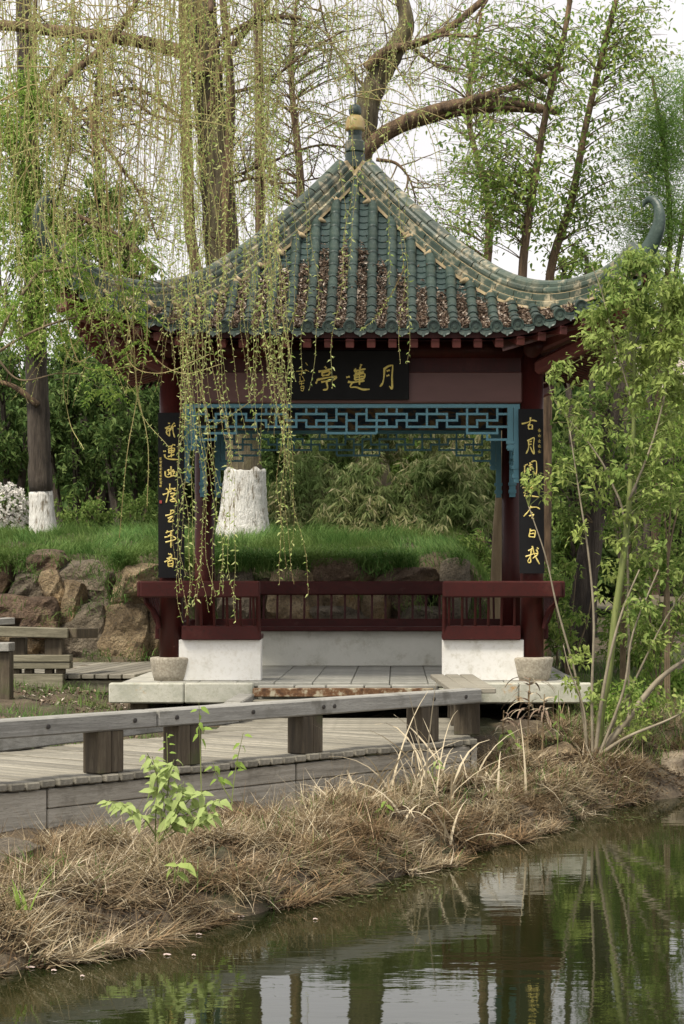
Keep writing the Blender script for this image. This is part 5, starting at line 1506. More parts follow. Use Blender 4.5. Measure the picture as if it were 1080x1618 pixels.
# ferny sprays of a young tree close to the left roof corner
fy = root('young_tree', W(-60, 1130, -1.7), 'young tree with fresh ferny leaves hanging round the left roof corner', 'tree')
q = MB(); stems = [limb(q, [(-60, 1130), (-40, 800), (-10, 560), (60, 430), (130, 370)], -1.6, 0.03, 0.01, 7), limb(q, [(-10, 560), (60, 520), (140, 500), (220, 520)], -1.7, 0.014, 0.005, 6), limb(q, [(60, 430), (150, 420), (230, 440), (280, 460)], -1.7, 0.012, 0.004, 6), limb(q, [(-10, 560), (30, 600), (90, 590)], -1.7, 0.012, 0.004, 6)]
obj('stem', q, M['twig'], fy, smooth=True)
P, D, Ls = [], [], []
q = MB(); lf = MB()
for b in (blob(190, 400, -1.7, 60, 45, 0.4, 11), blob(120, 460, -1.7, 70, 60, 0.4, 13), blob(200, 510, -1.7, 60, 60, 0.4, 11), blob(60, 500, -1.7, 60, 70, 0.4, 14), blob(90, 400, -1.7, 60, 50, 0.4, 10), blob(170, 590, -1.7, 40, 40, 0.4, 5)):
    S = np.concatenate(stems)
    for t in b:
        bb = S[np.argmin(np.linalg.norm(S - t, axis=1))]
        q.tube([bb, (bb + t) / 2 + [0, 0, 0.06], t], [0.004, 0.003, 0.002], 3, cap=False)
        for _ in range(4):                 # a pinnate leaf: paired leaflets on a drooping stalk
            dr = norm(rng.standard_normal(3) * [1, 0.6, 0.4] + [0, 0, -0.25]); l = rng.uniform(0.14, 0.24)
            s = np.linspace(0.15, 1, 7)
            cc = t + dr * l * s[:, None] + np.array([0, 0, -0.06]) * (s ** 2)[:, None]
            sd3 = norm(np.cross(dr, [0, 0.3, 1.0]))
            for sg in (-1, 1):
                P.append(cc); D.append(norm(sd3 * sg + dr * 0.5 + np.array([0, 0, -0.2]) + 0.15 * rng.standard_normal((7, 3)))); Ls.append(0.055 * rng.uniform(0.7, 1.1, 7))
P, D, Ls = np.concatenate(P), np.concatenate(D), np.concatenate(Ls)
leaf_quads(lf, P, D, norm(rv(len(P)) * 0.3 + [0, 0, 1]), Ls, Ls * 0.36, 0.2)
obj('branches', q, M['twig'], fy, kind='stuff'); obj('leaves', lf, M['leaf_spray'], fy, kind='stuff')

# ---- dark leaning trunk, right of the pavilion
rt = root('dark_tree', W(915, 1020, 4.5), 'dark leaning trunk half hidden by leaves to the right of the pavilion', 'tree')
q = MB(); c = limb(q, [(905, 1075), (918, 980), (930, 880), (945, 780), (958, 700), (985, 600), (1010, 480)], 4.5, [0.17, 0.15, 0.135, 0.12, 0.11, 0.09, 0.07], None, 10, 30, 0.06)
c2 = limb(q, [(950, 750), (985, 740), (1030, 735), (1090, 720)], 4.4, 0.06, 0.03, 7)
c3 = limb(q, [(940, 820), (990, 800), (1050, 770)], 4.4, 0.03, 0.015, 6)
obj('trunk', q, M['bark_dark'], rt, smooth=True)
q, lf = MB(), MB()
T = np.concatenate([blob(930, 660, 4.5, 80, 60, 0.8, 30), blob(1020, 640, 4.8, 80, 90, 0.8, 34), blob(900, 780, 4.5, 50, 60, 0.7, 16), blob(1040, 780, 4.8, 60, 60, 0.8, 18)])
leafy([c, c2, c3], T, 0.008, q, lf, 0.085, 0.42, 20, hang=0.5)
obj('branches', q, M['twig'], rt, kind='stuff'); obj('leaves', lf, M['leaf_mid'], rt, kind='stuff')
bc = root('bare_cane', W(785, 985, 4.6), 'bare brown stem standing just behind the right back column', 'tree')
q = MB(); limb(q, [(780, 1000), (784, 920), (787, 840), (793, 760), (800, 640)], 4.6, 0.075, 0.06, 9, 20, 0.03)
obj('trunk', q, M['cane'], bc, smooth=True)

# ---- shrubs and background trees
def bush(name, lab, cat, blobs, mat, L, Wd, per, stems_px, Y, hang=0.4, oval=False, core=None, group=None, barkm='twig', r0=0.03):
    r = root(name, W(stems_px[0][0][0], stems_px[0][0][1], Y), lab, cat, group)
    q = MB(); S = [limb(q, px, Y, r0, r0 * 0.4, 6, 16) for px in stems_px]
    tq, lf = MB(), MB()
    T = np.concatenate([blob(*b) for b in blobs])
    leafy(S, T, r0 * 0.22, q, lf, L, Wd, per, oval=oval, hang=hang)
    obj('stems', q, M[barkm], r); obj('leaves', lf, M[mat], r, kind='stuff')
    if core:
        pass
    return r
gB = 'bamboo clumps behind the pavilion'
def bamboo(lab, blobs, stems, Y, mat='leaf_bamboo', nodes=9, k=6, L=0.16):
    """clumps: star bunches of narrow hanging leaves along arching culms"""
    r = root('bamboo_clump', W(stems[0][0][0], stems[0][0][1], Y), lab, 'bamboo', gB)
    q = MB(); S = [limb(q, px, Y, 0.016, 0.006, 5, 16) for px in stems]
    T = np.concatenate([blob(*b) for b in blobs])
    SS = np.concatenate(S); lf = MB()
    hole = rng.uniform(0, 50)
    for t in T:
        if vnoise(t[0] * 2.4 + hole, t[2] * 2.4 + hole) < 0.27: continue
        b = SS[np.argmin(np.linalg.norm(SS - t, axis=1))]
        m = (b + t) / 2 + [0, 0, 0.12]
        s = np.linspace(0, 1, 6)[:, None]
        c = (1 - s) ** 2 * b + 2 * s * (1 - s) * m + s * s * t
        q.tube(c, np.linspace(0.005, 0.002, 6), 3, cap=False)
        P = np.repeat(c[rng.integers(2, 6, nodes)] + rng.standard_normal((nodes, 3)) * 0.09, k, 0)
        N = nodes * k
        d = norm(rv(N) * np.array([1, 0.8, 0.7]) + np.array([0, -0.25, -0.75]))
        l = L * rng.uniform(0.5, 1.2, N)
        leaf_quads(lf, P, d, norm(rv(N) + [0, -0.5, 0.8]), l, l * 0.13, 0.3, 0.05)
    obj('culms', q, M['greenstem'], r, kind='stuff'); obj('leaves', lf, M[mat], r, kind='stuff')
bamboo('dense yellow green bamboo clump seen through the middle of the pavilion', [(600, 770, 10, 70, 60, 0.7, 85), (560, 830, 9.6, 70, 50, 0.6, 55), (640, 830, 9.6, 60, 50, 0.6, 50)], [[(590, 880), (585, 780), (600, 700)], [(610, 880), (640, 790), (660, 740)], [(570, 880), (550, 800), (530, 760)]], 10)
bamboo('paler bamboo clump with bleached tips under the right end of the lattice', [(700, 770, 9.5, 65, 65, 0.7, 85), (740, 840, 9.2, 50, 60, 0.6, 55), (690, 850, 9.0, 55, 40, 0.6, 40)], [[(700, 900), (705, 800), (720, 700)], [(720, 900), (745, 800), (760, 740)], [(690, 900), (680, 800), (660, 740)]], 9.5)
bamboo('darker bamboo clump beside the limewashed willow trunk', [(470, 780, 11, 55, 70, 0.7, 80), (500, 830, 10.4, 60, 40, 0.6, 45), (450, 720, 11, 40, 40, 0.6, 25)], [[(470, 880), (465, 780), (455, 690)], [(490, 880), (500, 800), (520, 740)]], 11, nodes=8)
bamboo('bamboo growing at the back, showing only between the lattice bars', [(560, 690, 12, 90, 40, 0.6, 60), (700, 690, 12, 90, 40, 0.6, 60), (780, 760, 12, 40, 60, 0.6, 34)], [[(600, 880), (600, 760), (590, 680)], [(700, 880), (700, 760), (720, 680)], [(780, 880), (780, 780), (785, 700)]], 12)
for lab, u, v, Y, ru, rv2, n, mt, L in (
  ('dark evergreen tree filling the gap beside the left couplet board', 205, 655, 13.5, 80, 145, 170, 'leaf_dark', 0.13),
  ('dark evergreen tree right behind the straight limewashed tree', 115, 655, 14.5, 75, 150, 160, 'leaf_dark', 0.13),
  ('mid green tree at the left frame edge behind the white shrub', 5, 640, 15, 70, 120, 110, 'leaf_dark', 0.13),
  ('tall loose green tree rising above the left roof slope', 160, 380, 16, 85, 120, 85, 'leaf_mid', 0.13),
  ('evergreen tree behind the left back column', 320, 690, 15, 70, 130, 130, 'leaf_dark', 0.13),
  ('dark evergreen at the back of the bamboo', 480, 690, 19, 100, 90, 120, 'leaf_dark', 0.14),
  ('dark evergreen far behind the lattice centre', 640, 690, 20, 110, 90, 120, 'leaf_mid', 0.14),
  ('tree behind the right back column', 790, 730, 17, 70, 120, 100, 'leaf_mid', 0.14),
  ('leafy tree beyond the dark leaning trunk', 900, 800, 14, 75, 140, 110, 'leaf_mid', 0.12),
  ('leafy tree at the right frame edge before the pale building', 1050, 820, 15, 70, 130, 85, 'leaf_mid', 0.12),
  ('pale green tree mass filling the right edge above the building', 1020, 470, 12, 90, 90, 90, 'leaf_slender', 0.10),
  ('pale green tree behind the sapling crown', 930, 430, 14, 60, 60, 40, 'leaf_slender', 0.10),
  ('tall tree far behind the curled roof corner', 990, 560, 19, 110, 110, 95, 'leaf_mid', 0.13)):
    bush('tree', lab, 'tree', [(u, v, Y, ru, rv2, 1.4, n)], mt, L, 0.36, 44, [[(u, 900), (u + 6, (v + 900) / 2), (u - 4, v - rv2 * 0.4)], [(u + 8, 900), (u + 30, (v + 860) / 2), (u + 40, v)], [(u - 6, 900), (u - 30, (v + 860) / 2), (u - 40, v)]], Y, barkm='bark_dark', r0=0.09)
# undergrowth on the mound's far edge and to the right
for lab, u, v, Y, ru, rv2, n, mt, L in (
  ('low green shrub on the mound beside the limewashed left tree', 130, 820, 12, 60, 40, 50, 'leaf_mid', 0.08),
  ('low shrub behind the grass near the left couplet board', 220, 815, 12, 55, 40, 50, 'leaf_mid', 0.08),
  ('shrub at the foot of the bare brown cane', 750, 900, 7, 40, 60, 50, 'leaf_mid', 0.09),
  ('shrub under the dark leaning trunk', 880, 960, 5.5, 40, 70, 45, 'leaf_mid', 0.09),
  ('bright weedy shrub right of the dark leaning trunk', 1010, 1000, 4, 90, 60, 60, 'leaf_slender', 0.08),
  ('leafy undergrowth at the right frame edge above the sand', 1050, 1090, 1.5, 70, 50, 46, 'leaf_spray', 0.075),
  ('green undergrowth between sapling and platform', 880, 1110, 0.2, 40, 40, 26, 'leaf_slender', 0.075),
  ('shrub behind the right back corner of the bench', 850, 900, 8, 45, 70, 44, 'leaf_dark', 0.09)):
    bush('shrub', lab, 'shrub', [(u, v, Y, ru, rv2, 0.6, n)], mt, L, 0.38, 30, [[(u, v + rv2), (u + 8, v), (u + 14, v - rv2 * 0.6)], [(u, v + rv2), (u - 14, v), (u - 22, v - rv2 * 0.5)]], Y, r0=0.014)
for lab, u, v, Y, ru, rv2, n, mt, L in (
  ('fine leaved pale shrub close behind the green stem of the sapling', 985, 770, 1.0, 65, 110, 62, 'leaf_slender', 0.06),
  ('fine leaved pale shrub at the frame edge, level with the couplet board', 1055, 720, 0.6, 55, 130, 85, 'leaf_spray', 0.06),
  ('light green shrub between the dark leaning trunk and the stone base', 895, 960, 2.2, 35, 70, 26, 'leaf_slender', 0.065),
  ('light green bush filling the frame edge above the sandy hump', 1040, 950, 0.8, 70, 110, 95, 'leaf_slender', 0.06),
  ('fresh weeds round the foot of the sapling', 985, 1120, -0.6, 70, 45, 60, 'leaf_spray', 0.055)):
    bush('shrub', lab, 'shrub', [(u, v, Y, ru, rv2, 0.5, n)], mt, L, 0.40, 24, [[(u, v + rv2 + 40), (u + 8, v + 20), (u + 14, v - rv2 * 0.6)], [(u, v + rv2 + 40), (u - 14, v + 20), (u - 26, v - rv2 * 0.5)], [(u, v + rv2 + 40), (u + 30, v + 30), (u + 40, v - rv2 * 0.3)]], Y, r0=0.013)
# white flowering shrub
wf = root('flowering_shrub', W(15, 860, 11.0), 'white flowering shrub at the left frame edge beside the limewashed tree', 'shrub')
q = MB(); S = [limb(q, [(15, 865), (10, 820), (5, 780)], 11, 0.02, 0.008, 5), limb(q, [(18, 865), (30, 820), (34, 785)], 11, 0.02, 0.008, 5)]
lf = MB(); leafy(S, blob(14, 812, 11, 34, 42, 0.5, 40), 0.006, q, lf, 0.07, 0.4, 12, hang=0.3)
obj('stems', q, M['twig'], wf); obj('leaves', lf, M['leaf_dark'], wf, kind='stuff')
q = MB(); P = blob(12, 808, 10.9, 36, 44, 0.55, 420, 0.55); P = np.repeat(P, 5, 0); leaf_quads(q, P, rv(len(P)), rv(len(P)), 0.045, 0.035, 0.1, 0.2)
obj('blossoms', q, M['blossom'], wf, kind='stuff')
# far wood
q = MB(); 
N = 80000
u = rng.uniform(-500, 1600, N); Y = rng.uniform(22, 34, N); top = 560 + 120 * vnoise(u / 90.0, np.full(N, 2.2)) - 60 * vnoise(u / 35.0, np.full(N, 7.7))
v = top + (935 - top) * rng.random(N) ** 0.9
s = (Y - EYE[1]) / FPX
P = np.stack([EYE[0] + (u - 625) * s, Y, EYE[2] - (v - 920) * s], 1)
leaf_quads(q, P, norm(rv(N) + [0, 0, -0.3]), rv(N), rng.uniform(0.25, 0.5, N), rng.uniform(0.12, 0.2, N))
obj('wood', q, M['leaf_dark'], label='dark far-off wood behind the garden', cat='wood', kind='stuff')
# pale building beyond the trees, right
bd = root('building', W(1040, 910, 60), 'pale pinkish building glimpsed through the trees on the right', 'building')
a0, a1 = W(900, 0, 60)[0], W(1500, 0, 60)[0]
q = MB(); q.box(((a0 + a1) / 2, 62, 5.6), (a1 - a0, 4, 11.6)); obj('wall', q, M['facade'], bd)
q = MB(); q.box(((a0 + a1) / 2, 62, 11.5), (a1 - a0 + 0.6, 4.6, 0.4)); obj('roof', q, M['facade'], bd)
for i in range(5):
    for j in range(3):
        q = MB(); q.box((a0 + 1.2 + i * 2.6, 59.97, 2.4 + j * 3.0), (1.2, 0.08, 1.5)); w_ = obj('window', q, M['window'], bd)
        q = MB(); q.box((a0 + 1.2 + i * 2.6, 59.90, 1.6 + j * 3.0), (1.4, 0.1, 0.1)); obj('sill', q, M['facade'], w_)
# low wooden fence far right
fn = root('fence', W(1040, 985, 7.5), 'low pale fence rail among the trees at the right frame edge', 'fence')
q = MB(); q.bar(W(975, 946, 7.5), W(1130, 948, 7.5), 0.08, 0.07); obj('rail', q, M['palestem'], fn)
q = MB(); q.bar(W(975, 966, 7.5), W(1130, 968, 7.5), 0.06, 0.05); obj('rail', q, M['palestem'], fn)
for u in (985, 1035, 1085):
    q = MB(); q.bar(W(u, 940, 7.45), W(u, 1000, 7.45), 0.08, 0.08, up=(0, 1, 0)); obj('post', q, M['palestem'], fn)

# ------------------------------------------------------------------ grass and straw
def blades(mb, P, h, w, lean, az, curl=0.5, seg=3):
    """ribbon blades from P: h length, lean 0 (upright) to 1 (flat), az heading"""
    N = len(P)
    s = np.linspace(0, 1, seg + 1)
    H = np.stack([np.cos(az), np.sin(az), 0 * az], 1)
    pts = []
    for t in s:
        a = lean + np.asarray(curl) * t
        pts.append(np.stack([np.sin(a), np.cos(a)], 1))
    pos = P.copy(); rows = []
    side = np.stack([-np.sin(az), np.cos(az), 0 * az], 1)
    side = norm(side + 0.5 * rng.standard_normal((N, 3)) * [1, 1, 0.3])
    for i, t in enumerate(s):
        ww = (w * (1 - 0.85 * t))[:, None] / 2
        rows.append(pos - side * ww); rows.append(pos + side * ww)
        st_ = (h / seg)[:, None]
        pos = pos + H * (pts[i][:, :1]) * st_ + np.array([0, 0, 1.0]) * pts[i][:, 1:] * st_
    v = np.stack(rows, 1).reshape(-1, 3)
    k = 2 * (seg + 1)
    i = np.arange(N)[:, None] * k
    mb.add(v, f4=np.concatenate([i + [2 * j, 2 * j + 1, 2 * j + 3, 2 * j + 2] for j in range(seg)]))
N = 68000
x = rng.uniform(-7.4, 1.75, N); y = 5.32 + 5.7 * rng.random(N) ** 1.5
P = np.stack([x, y, height(x, y) - 0.01], 1)
q = MB(); cl = vnoise(x * 2.2, y * 2.2)
blades(q, P, rng.uniform(0.07, 0.22, N) * (0.4 + 1.0 * cl + 0.5 * (vnoise(x * 6, y * 6) > 0.72)), rng.uniform(0.006, 0.014, N), np.abs(rng.normal(0.3, 0.35, N)), rng.uniform(0, 6.28, N) * 0.4 + 6 * vnoise(x * 1.3, y * 1.3 + 4), 1.1)
N = 9000
x = rng.uniform(-4.8, 1.2, N); y = rng.uniform(5.05, 5.5, N)
P = np.stack([x, y, rng.uniform(1.86, 2.04, N)], 1); k = vnoise(x * 2.5, y) > 0.34
blades(q, P[k], rng.uniform(0.2, 0.38, k.sum()), np.full(k.sum(), 0.010), np.full(k.sum(), 0.6), rng.normal(-1.57, 0.5, k.sum()), 1.6, 4)
obj('mound_grass', q, M['grass'], label='fresh green grass growing on the mound behind the rocks', cat='grass', kind='stuff')
q = MB()
for u, v, n in ((150, 905, 90), (186, 925, 80), (175, 950, 60), (100, 885, 60), (40, 905, 70), (120, 965, 40), (222, 1040, 60), (160, 1045, 70), (255, 900, 50), (455, 905, 50), (590, 905, 60), (650, 960, 60), (700, 950, 60), (560, 935, 40), (20, 960, 30), (68, 985, 30)):
    c = W(u, v, 4.75); P = c + rng.standard_normal((n, 3)) * [0.12, 0.06, 0.06]
    blades(q, P, rng.uniform(0.08, 0.26, n), np.full(n, 0.010), np.abs(rng.normal(0.7, 0.35, n)), rng.normal(-1.57, 0.9, n), 1.5, 4)
obj('wall_tufts', q, M['grass'], label='grass tufts growing in the joints of the rock wall', cat='grass', kind='stuff')
# grass and weeds on the ground left behind the boardwalk and right of the platform
q = MB()
N = 5200
x = rng.uniform(-4.2, -1.6, N); y = rng.uniform(-3.2, 1.6, N); k = vnoise(x * 1.7 + 5, y * 1.7) > 0.42
P = np.stack([x, y, height(x, y)], 1)[k]; n_ = k.sum()
blades(q, P, rng.uniform(0.05, 0.14, n_), np.full(n_, 0.008), np.abs(rng.normal(0.3, 0.3, n_)), rng.uniform(0, 6.28, n_), 0.8)
N = 9000
x = rng.uniform(1.9, 5.5, N); y = rng.uniform(-1.7, 6, N)
k = (y > shore(x) + 0.35) & (vnoise(x * 2 + 9, y * 2) > 0.35); n_ = k.sum()
P = np.stack([x, y, height(x, y)], 1)[k]
blades(q, P, rng.uniform(0.08, 0.26, n_), np.full(n_, 0.009), np.abs(rng.normal(0.3, 0.3, n_)), rng.uniform(0, 6.28, n_), 0.9)
N = 1500
x = rng.uniform(-1.6, 2.4, N); y = shore(x) + rng.uniform(0.3, 2.2, N); k = vnoise(x * 3 + 2, y * 3 + 8) > 0.66; n_ = k.sum()
P = np.stack([x, y, height(x, y)], 1)[k]
blades(q, P, rng.uniform(0.08, 0.2, n_), np.full(n_, 0.009), np.abs(rng.normal(0.4, 0.3, n_)), rng.uniform(0, 6.28, n_), 0.9)
obj('weedy_grass', q, M['grass'], label='thin green grass and weeds on the bare soil beside the walk', cat='grass', kind='stuff')
# leaf litter on the soil left
N = 3500
x = rng.uniform(-4.2, -1.2, N); y = rng.uniform(-3.4, 1.8, N); k = vnoise(x * 1.3, y * 1.3 + 4) > 0.4
P = np.stack([x, y, height(x, y) + rng.uniform(0.0, 0.03, N)], 1)[k]; n_ = k.sum()
q = MB(); leaf_quads(q, P, norm(rv(n_) * [1, 1, 0.4]), norm(rv(n_) * 0.5 + [0, 0, 1]), rng.uniform(0.03, 0.07, n_), rng.uniform(0.015, 0.035, n_), 0.1, 0.2)
obj('leaf_litter', q, M['litter'], label='brown leaf litter on the soil behind the boardwalk', cat='leaves', kind='stuff')
# dry straw matted over the bank: tangled, lying nearly flat, hanging over the water's edge, with bare muddy gaps
def bandY(x): return E0[1] + (x - E0[0]) * dirw[1] / dirw[0]
def bank_pts(N, thr, grip):
    x = rng.uniform(-3.6, 3.6, N); y = shore(x) + rng.random(N) * 2.9 - 0.12
    cover = 0.6 * vnoise(x * 2.3 + 3, y * 2.3) + 0.4 * vnoise(x * 7, y * 7 + 5)
    k = (y < np.where(x < 1.05, bandY(x) - 0.10 - 0.14 * vnoise(x * 5, y), 99)) & (cover > thr)
    x, y = x[k], y[k]; n = len(x)
    cx, cy = x * 3.7 + y * 1.3, y * 3.9 - x * 1.1            # skewed, uneven tufts
    ci, cj = np.floor(cx), np.floor(cy)
    h1 = np.modf(np.abs(np.sin(ci * 127.1 + cj * 311.7) * 43758.5))[0]; h2 = np.modf(np.abs(np.sin(ci * 269.5 + cj * 183.3) * 24634.6))[0]
    x = x + (h1 - 0.5) * 0.16; y = y + (h2 - 0.5) * 0.16
    return x, y, h1, h2, n
x, y, h1, h2, N = bank_pts(60000, 0.0, 0)
P = np.stack([x, y, np.maximum(height(x, y), 0.0) + rng.uniform(0, 0.02, N)], 1)
q = MB(); leaf_quads(q, P, norm(rv(N) * [1, 1, 0.35]), norm(rv(N) * 0.6 + [0, 0, 1]), rng.uniform(0.015, 0.07, N), rng.uniform(0.006, 0.018, N), 0.1, 0.2)
obj('rotten_litter', q, M['mud_bits'], label='dark rotten bits lying on the mud between the straw', cat='litter', kind='stuff')
down = np.arctan2(-dirw[0], dirw[1])
for nm, n0, thr, mt, wid, lab in (('dry_grass', 95000, 0.40, 'straw', (0.0035, 0.008), 'matted brown straw covering the pond bank'), ('dry_grass', 30000, 0.47, 'straw_pale', (0.004, 0.010), 'bleached pale straw lying loose on top of the bank')):
    x, y, h1, h2, N = bank_pts(n0, thr, 0.4)
    near = np.exp(-np.maximum((y - shore(x)) * 0.62, 0) / 0.3)
    P = np.stack([x, y, np.maximum(height(x, y), 0.0) + 0.085 * vnoise(x * 4.3 + 7, y * 4.3) * np.clip((bandY(x) - y) / 0.8, 0.1, 1) * rng.random(N)], 1)
    az = down + rng.normal(0, 1, N) * (1.9 - 1.1 * near) + (h1 - 0.5) * 3.4
    q = MB()
    blades(q, P, rng.uniform(0.05, 0.30, N) * (0.6 + 0.6 * h2), rng.uniform(*wid, N), np.where(rng.random(N) < 0.06, rng.uniform(0.3, 1.1, N), np.clip(1.36 + 0.22 * rng.standard_normal(N), 0.8, 1.8)), az, rng.uniform(-0.5, 0.9, N), 4)
    obj(nm, q, M[mt], label=lab, cat='dry grass', kind='stuff')
# green sprigs coming through the straw
x, y, h1, h2, N = bank_pts(6500, 0.57, 0)
P = np.stack([x, y, np.maximum(height(x, y), 0.0)], 1)
q = MB(); blades(q, P, rng.uniform(0.05, 0.17, N), rng.uniform(0.005, 0.010, N), np.abs(rng.normal(0.5, 0.35, N)), rng.uniform(0, 6.28, N), 0.8)
obj('green_sprigs', q, M['grass'], label='green grass sprigs coming up through the straw', cat='grass', kind='stuff')

# ------------------------------------------------------------------ individual plants on the bank
def reed_clump(c, n, L, lab, up=0.2, mat='reed', w=0.019):
    r = root('dead_reed_clump', c, lab, 'dead reeds')
    for i in range(n):
        q = MB()
        az = rng.uniform(0, 6.28, 1); l = np.array([L * rng.uniform(0.6, 1.2)])
        p = np.array(c) + np.array([rng.normal(0, 0.19), rng.normal(0, 0.06), 0]); p[2] = height(p[0], p[1])
        blades(q, p[None], l, np.array([w * rng.uniform(0.6, 1.2)]), np.abs(rng.normal(up, 0.22, 1)), az, rng.uniform(0.3, 2.2), 6)
        obj('blade', q, M[mat], r)
for u, v, n, L, lab, up in ((655, 1246, 44, 0.85, 'pale dead blades fanning out against the corner of the boardwalk', 0.55), (585, 1268, 22, 0.62, 'low bent dead blades in front of the timber fascia', 0.9), (745, 1236, 26, 0.62, 'tangle of dead blades below the rail end', 0.5), (700, 1275, 18, 0.5, 'dead blades drooping over the straw', 0.9)):
    reed_clump(G(u, v, 0.3), n, L, lab, up)
# withered leafy stalks under the platform
for u, v, h, lab in ((833, 1178, 118, 'tallest withered brown leaf stalk in front of the platform edge'), (792, 1182, 66, 'shorter withered stalk left of the tallest one'), (856, 1184, 92, 'thin withered stalk right of the tallest one')):
    Y = -2.0
    c = W(u, v, Y); c[2] = min(c[2], 0.36); s = PX(Y)
    r = root('withered_stalk', c, lab, 'plant')
    q = MB(); q.tube([c - [0, 0, 0.05], c + [0.01, 0, h * s * 0.5], c + [0.02, 0, h * s]], [0.008, 0.006, 0.004], 5); obj('stem', q, M['cane'], r)
    for i in range(int(h / 5)):
        t = 0.35 + 0.65 * rng.random(); p = c + np.array([0.02 * t, 0, h * s * t])
        q = MB(); az = rng.uniform(0, 6.28, 1)
        blades(q, p[None], np.array([h * s * 0.5 * rng.uniform(0.5, 1.0)]), np.array([0.045 * rng.uniform(0.5, 1.1)]), np.array([1.2]), az, 1.7, 5)
        obj('leaf', q, M['litter'] if i % 3 else M['reed'], r)
# the bright young plant in front
oval_me = MB(); leaf_oval(oval_me, np.zeros((1, 3)), np.array([[1.0, 0, 0]]), np.array([[0, 0, 1.0]]), 1.0, 0.5, 0.28, 0.10)
ome = {}
for m in ('leaf_bright', 'leaf_lemon', 'leaf_mid', 'leaf_spray'):
    ome[m] = []
    for dr_, fo_ in ((0.1, 0.2), (0.28, 0.10), (0.5, 0.05), (0.75, 0.16)):
        oq = MB(); leaf_oval(oq, np.zeros((1, 3)), np.array([[1.0, 0, 0]]), np.array([[0, 0, 1.0]]), 1.0, 0.5, dr_, fo_)
        t = oq.mesh('leaf', smooth=True); t.materials.append(M[m]); ome[m].append(t)
def leafplant(name, lab, stems, Y, L, m, per=10, stemm='greenstem', leaf_t0=0.25, rs=0.005):
    base = W(*stems[0][0], Y)
    r = root(name, base, lab, 'plant')
    q = MB(); cs = []
    for px in stems:
        c = catmull([W(u, v, Y + 0.05 * math.sin(u * 0.7)) for u, v in px], 18); q.tube(c, np.linspace(rs, rs * 0.4, 18), 5); cs.append(c)
    obj('stem', q, M[stemm], r)
    for c in cs:
        for k in range(per):
            t = leaf_t0 + (1 - leaf_t0) * (k + rng.random()) / per
            p = np.array([np.interp(t * 17, np.arange(18), c[:, j]) for j in range(3)])
            az = k * 2.6 + rng.random()
            x = norm(np.array([math.cos(az), 0.7 * math.sin(az), rng.uniform(-0.9, 0.15)]))
            n_ = norm(np.array([rng.normal(0, 0.3), -0.7, 0.8])); y = norm(np.cross(n_, x)); z = np.cross(x, y)
            l = L * rng.uniform(0.6, 1.15) * (1.1 - 0.35 * t)
            wv = random.uniform(0.75, 1.2); place('leaf', random.choice(ome[m]), mat4(x * l, y * l * wv, z * l, p + x * 0.012), r)
leafplant('leafy_plant', 'bright green leafy plant with many broad leaves in front of the boardwalk posts', [[(245, 1345), (246, 1280), (248, 1230), (240, 1195)], [(248, 1330), (262, 1270), (268, 1220), (275, 1200)], [(250, 1330), (290, 1290), (330, 1270), (352, 1262)], [(248, 1330), (256, 1260), (244, 1215), (232, 1190)], [(250, 1335), (270, 1300), (300, 1262), (322, 1250)], [(246, 1320), (220, 1285), (190, 1270), (172, 1266)], [(250, 1330), (275, 1290), (285, 1255), (290, 1235)], [(252, 1330), (300, 1300), (320, 1290), (340, 1285)]], -7.55, 0.098, 'leaf_bright', 24)
leafplant('seedling', 'small lemon green seedling low on the straw bank near the water', [[(275, 1395), (276, 1375), (274, 1350)], [(275, 1392), (284, 1370), (290, 1352)]], -8.4, 0.115, 'leaf_lemon', 4, leaf_t0=0.3)
leafplant('tall_weed', 'thin weed with a leaf tuft reaching up over the rail beam', [[(318, 1260), (316, 1180), (314, 1110)]], -6.7, 0.08, 'leaf_spray', 8, leaf_t0=0.55, rs=0.004)
leafplant('tall_weed', 'feathery weed leaning right before the timber fascia', [[(365, 1275), (372, 1215), (384, 1158)], [(368, 1270), (345, 1230), (336, 1205)]], -6.4, 0.075, 'leaf_spray', 8, leaf_t0=0.4, rs=0.004)
leafplant('tall_weed', 'small weed in front of the boards left of the fascia joint', [[(262, 1250), (264, 1200), (263, 1158)]], -6.9, 0.07, 'leaf_spray', 6, leaf_t0=0.6, rs=0.0035)
leafplant('tall_weed', 'weed with broad leaves beside the withered stalks', [[(785, 1215), (790, 1180), (800, 1150)], [(786, 1215), (800, 1190), (812, 1172)]], -2.3, 0.11, 'leaf_spray', 8, leaf_t0=0.2)
leafplant('tall_weed', 'bare stemmed weed right of the withered stalks', [[(880, 1195), (882, 1140), (882, 1090)]], -2.2, 0.07, 'leaf_mid', 7, leaf_t0=0.4)
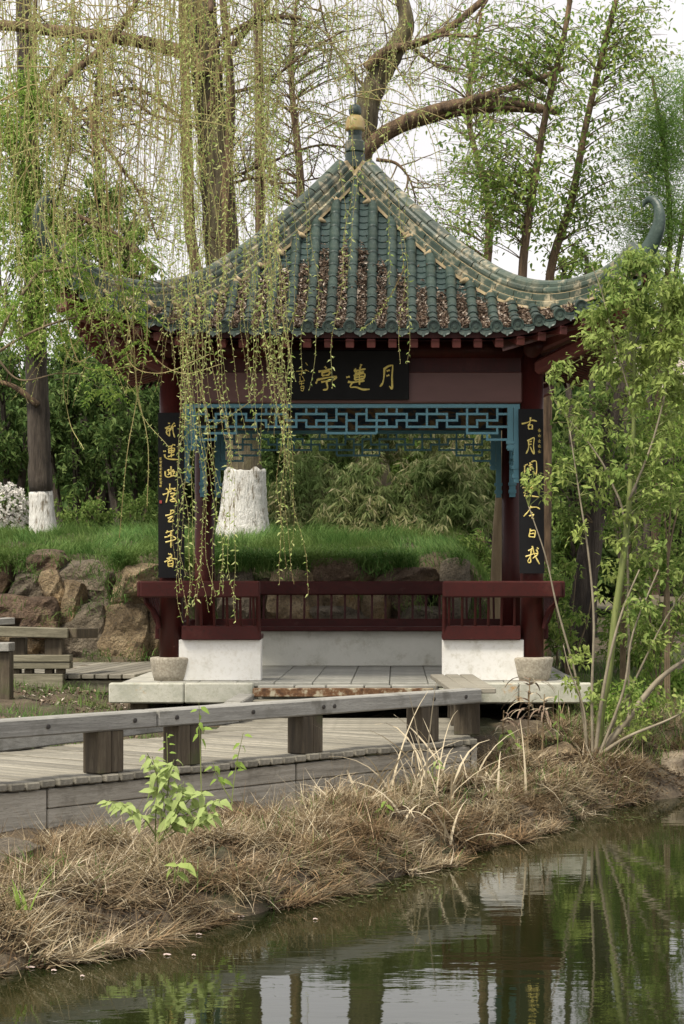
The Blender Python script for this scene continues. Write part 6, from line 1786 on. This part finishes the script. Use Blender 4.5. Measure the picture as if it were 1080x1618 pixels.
leafplant('tall_weed', 'small bright weed below the rail end on the straw', [[(683, 1240), (684, 1215), (690, 1195)]], -4.3, 0.07, 'leaf_bright', 6, leaf_t0=0.2)
leafplant('tall_weed', 'broad leaved weed tucked low in the straw bank', [[(605, 1285), (606, 1272), (612, 1264)]], -5.6, 0.09, 'leaf_spray', 5, leaf_t0=0.1)
q0 = root('iris_tuft', G(35, 1436, 0.22), 'tuft of short upright blue green blades in the straw near the left edge', 'plant')
for i in range(9):
    q = MB(); p = G(30 + rng.normal(0, 9), 1438, 0.22); blades(q, p[None], np.array([rng.uniform(0.12, 0.24)]), np.array([0.022]), np.array([abs(rng.normal(0.25, 0.25))]), rng.uniform(0, 6.28, 1), 0.5, 4); obj('blade', q, M['leaf_spray'], q0)
# petals and weed on the water
for i, (u, v) in enumerate(((314, 1476), (306, 1509), (221, 1502), (264, 1508), (381, 1448), (397, 1441), (48, 1528), (130, 1542), (85, 1533), (498, 1452))):
    p = G(u, v, 0.006); q = MB(); n_ = 7
    a_ = np.arange(n_) / n_ * 6.283; w_ = rng.uniform(0.006, 0.017)
    q.add(np.concatenate([[p + [0, 0, 0.006]], p + np.stack([np.cos(a_) * w_ * 1.5, np.sin(a_) * w_, 0.003 * np.sin(3 * a_)], 1)]), f3=[[0, j + 1, (j + 1) % n_ + 1] for j in range(n_)])
    obj('petal', q, M['petal'], label='small pale petal floating on the dark pond', cat='petal', group='petals floating on the pond')
q = MB()
N = 150
cu = rng.choice([0, 1, 2, 3], N); cc = np.array([(640, 1400), (560, 1420), (1000, 1292), (720, 1372)])[cu]
uu = cc[:, 0] + rng.normal(0, 34, N); vv = cc[:, 1] + rng.normal(0, 5, N)
P = np.array([G(a_, b_, 0.005) for a_, b_ in zip(uu, vv)])
leaf_quads(q, P, norm(rv(N) * [1, 1, 0.02]), np.repeat([[0, 0, 1.0]], N, 0), rng.uniform(0.02, 0.06, N), rng.uniform(0.01, 0.025, N), 0.0, 0.02)
obj('water_weed', q, M['pad'], label='green floating weed in patches near the bank', cat='water weed', kind='stuff')
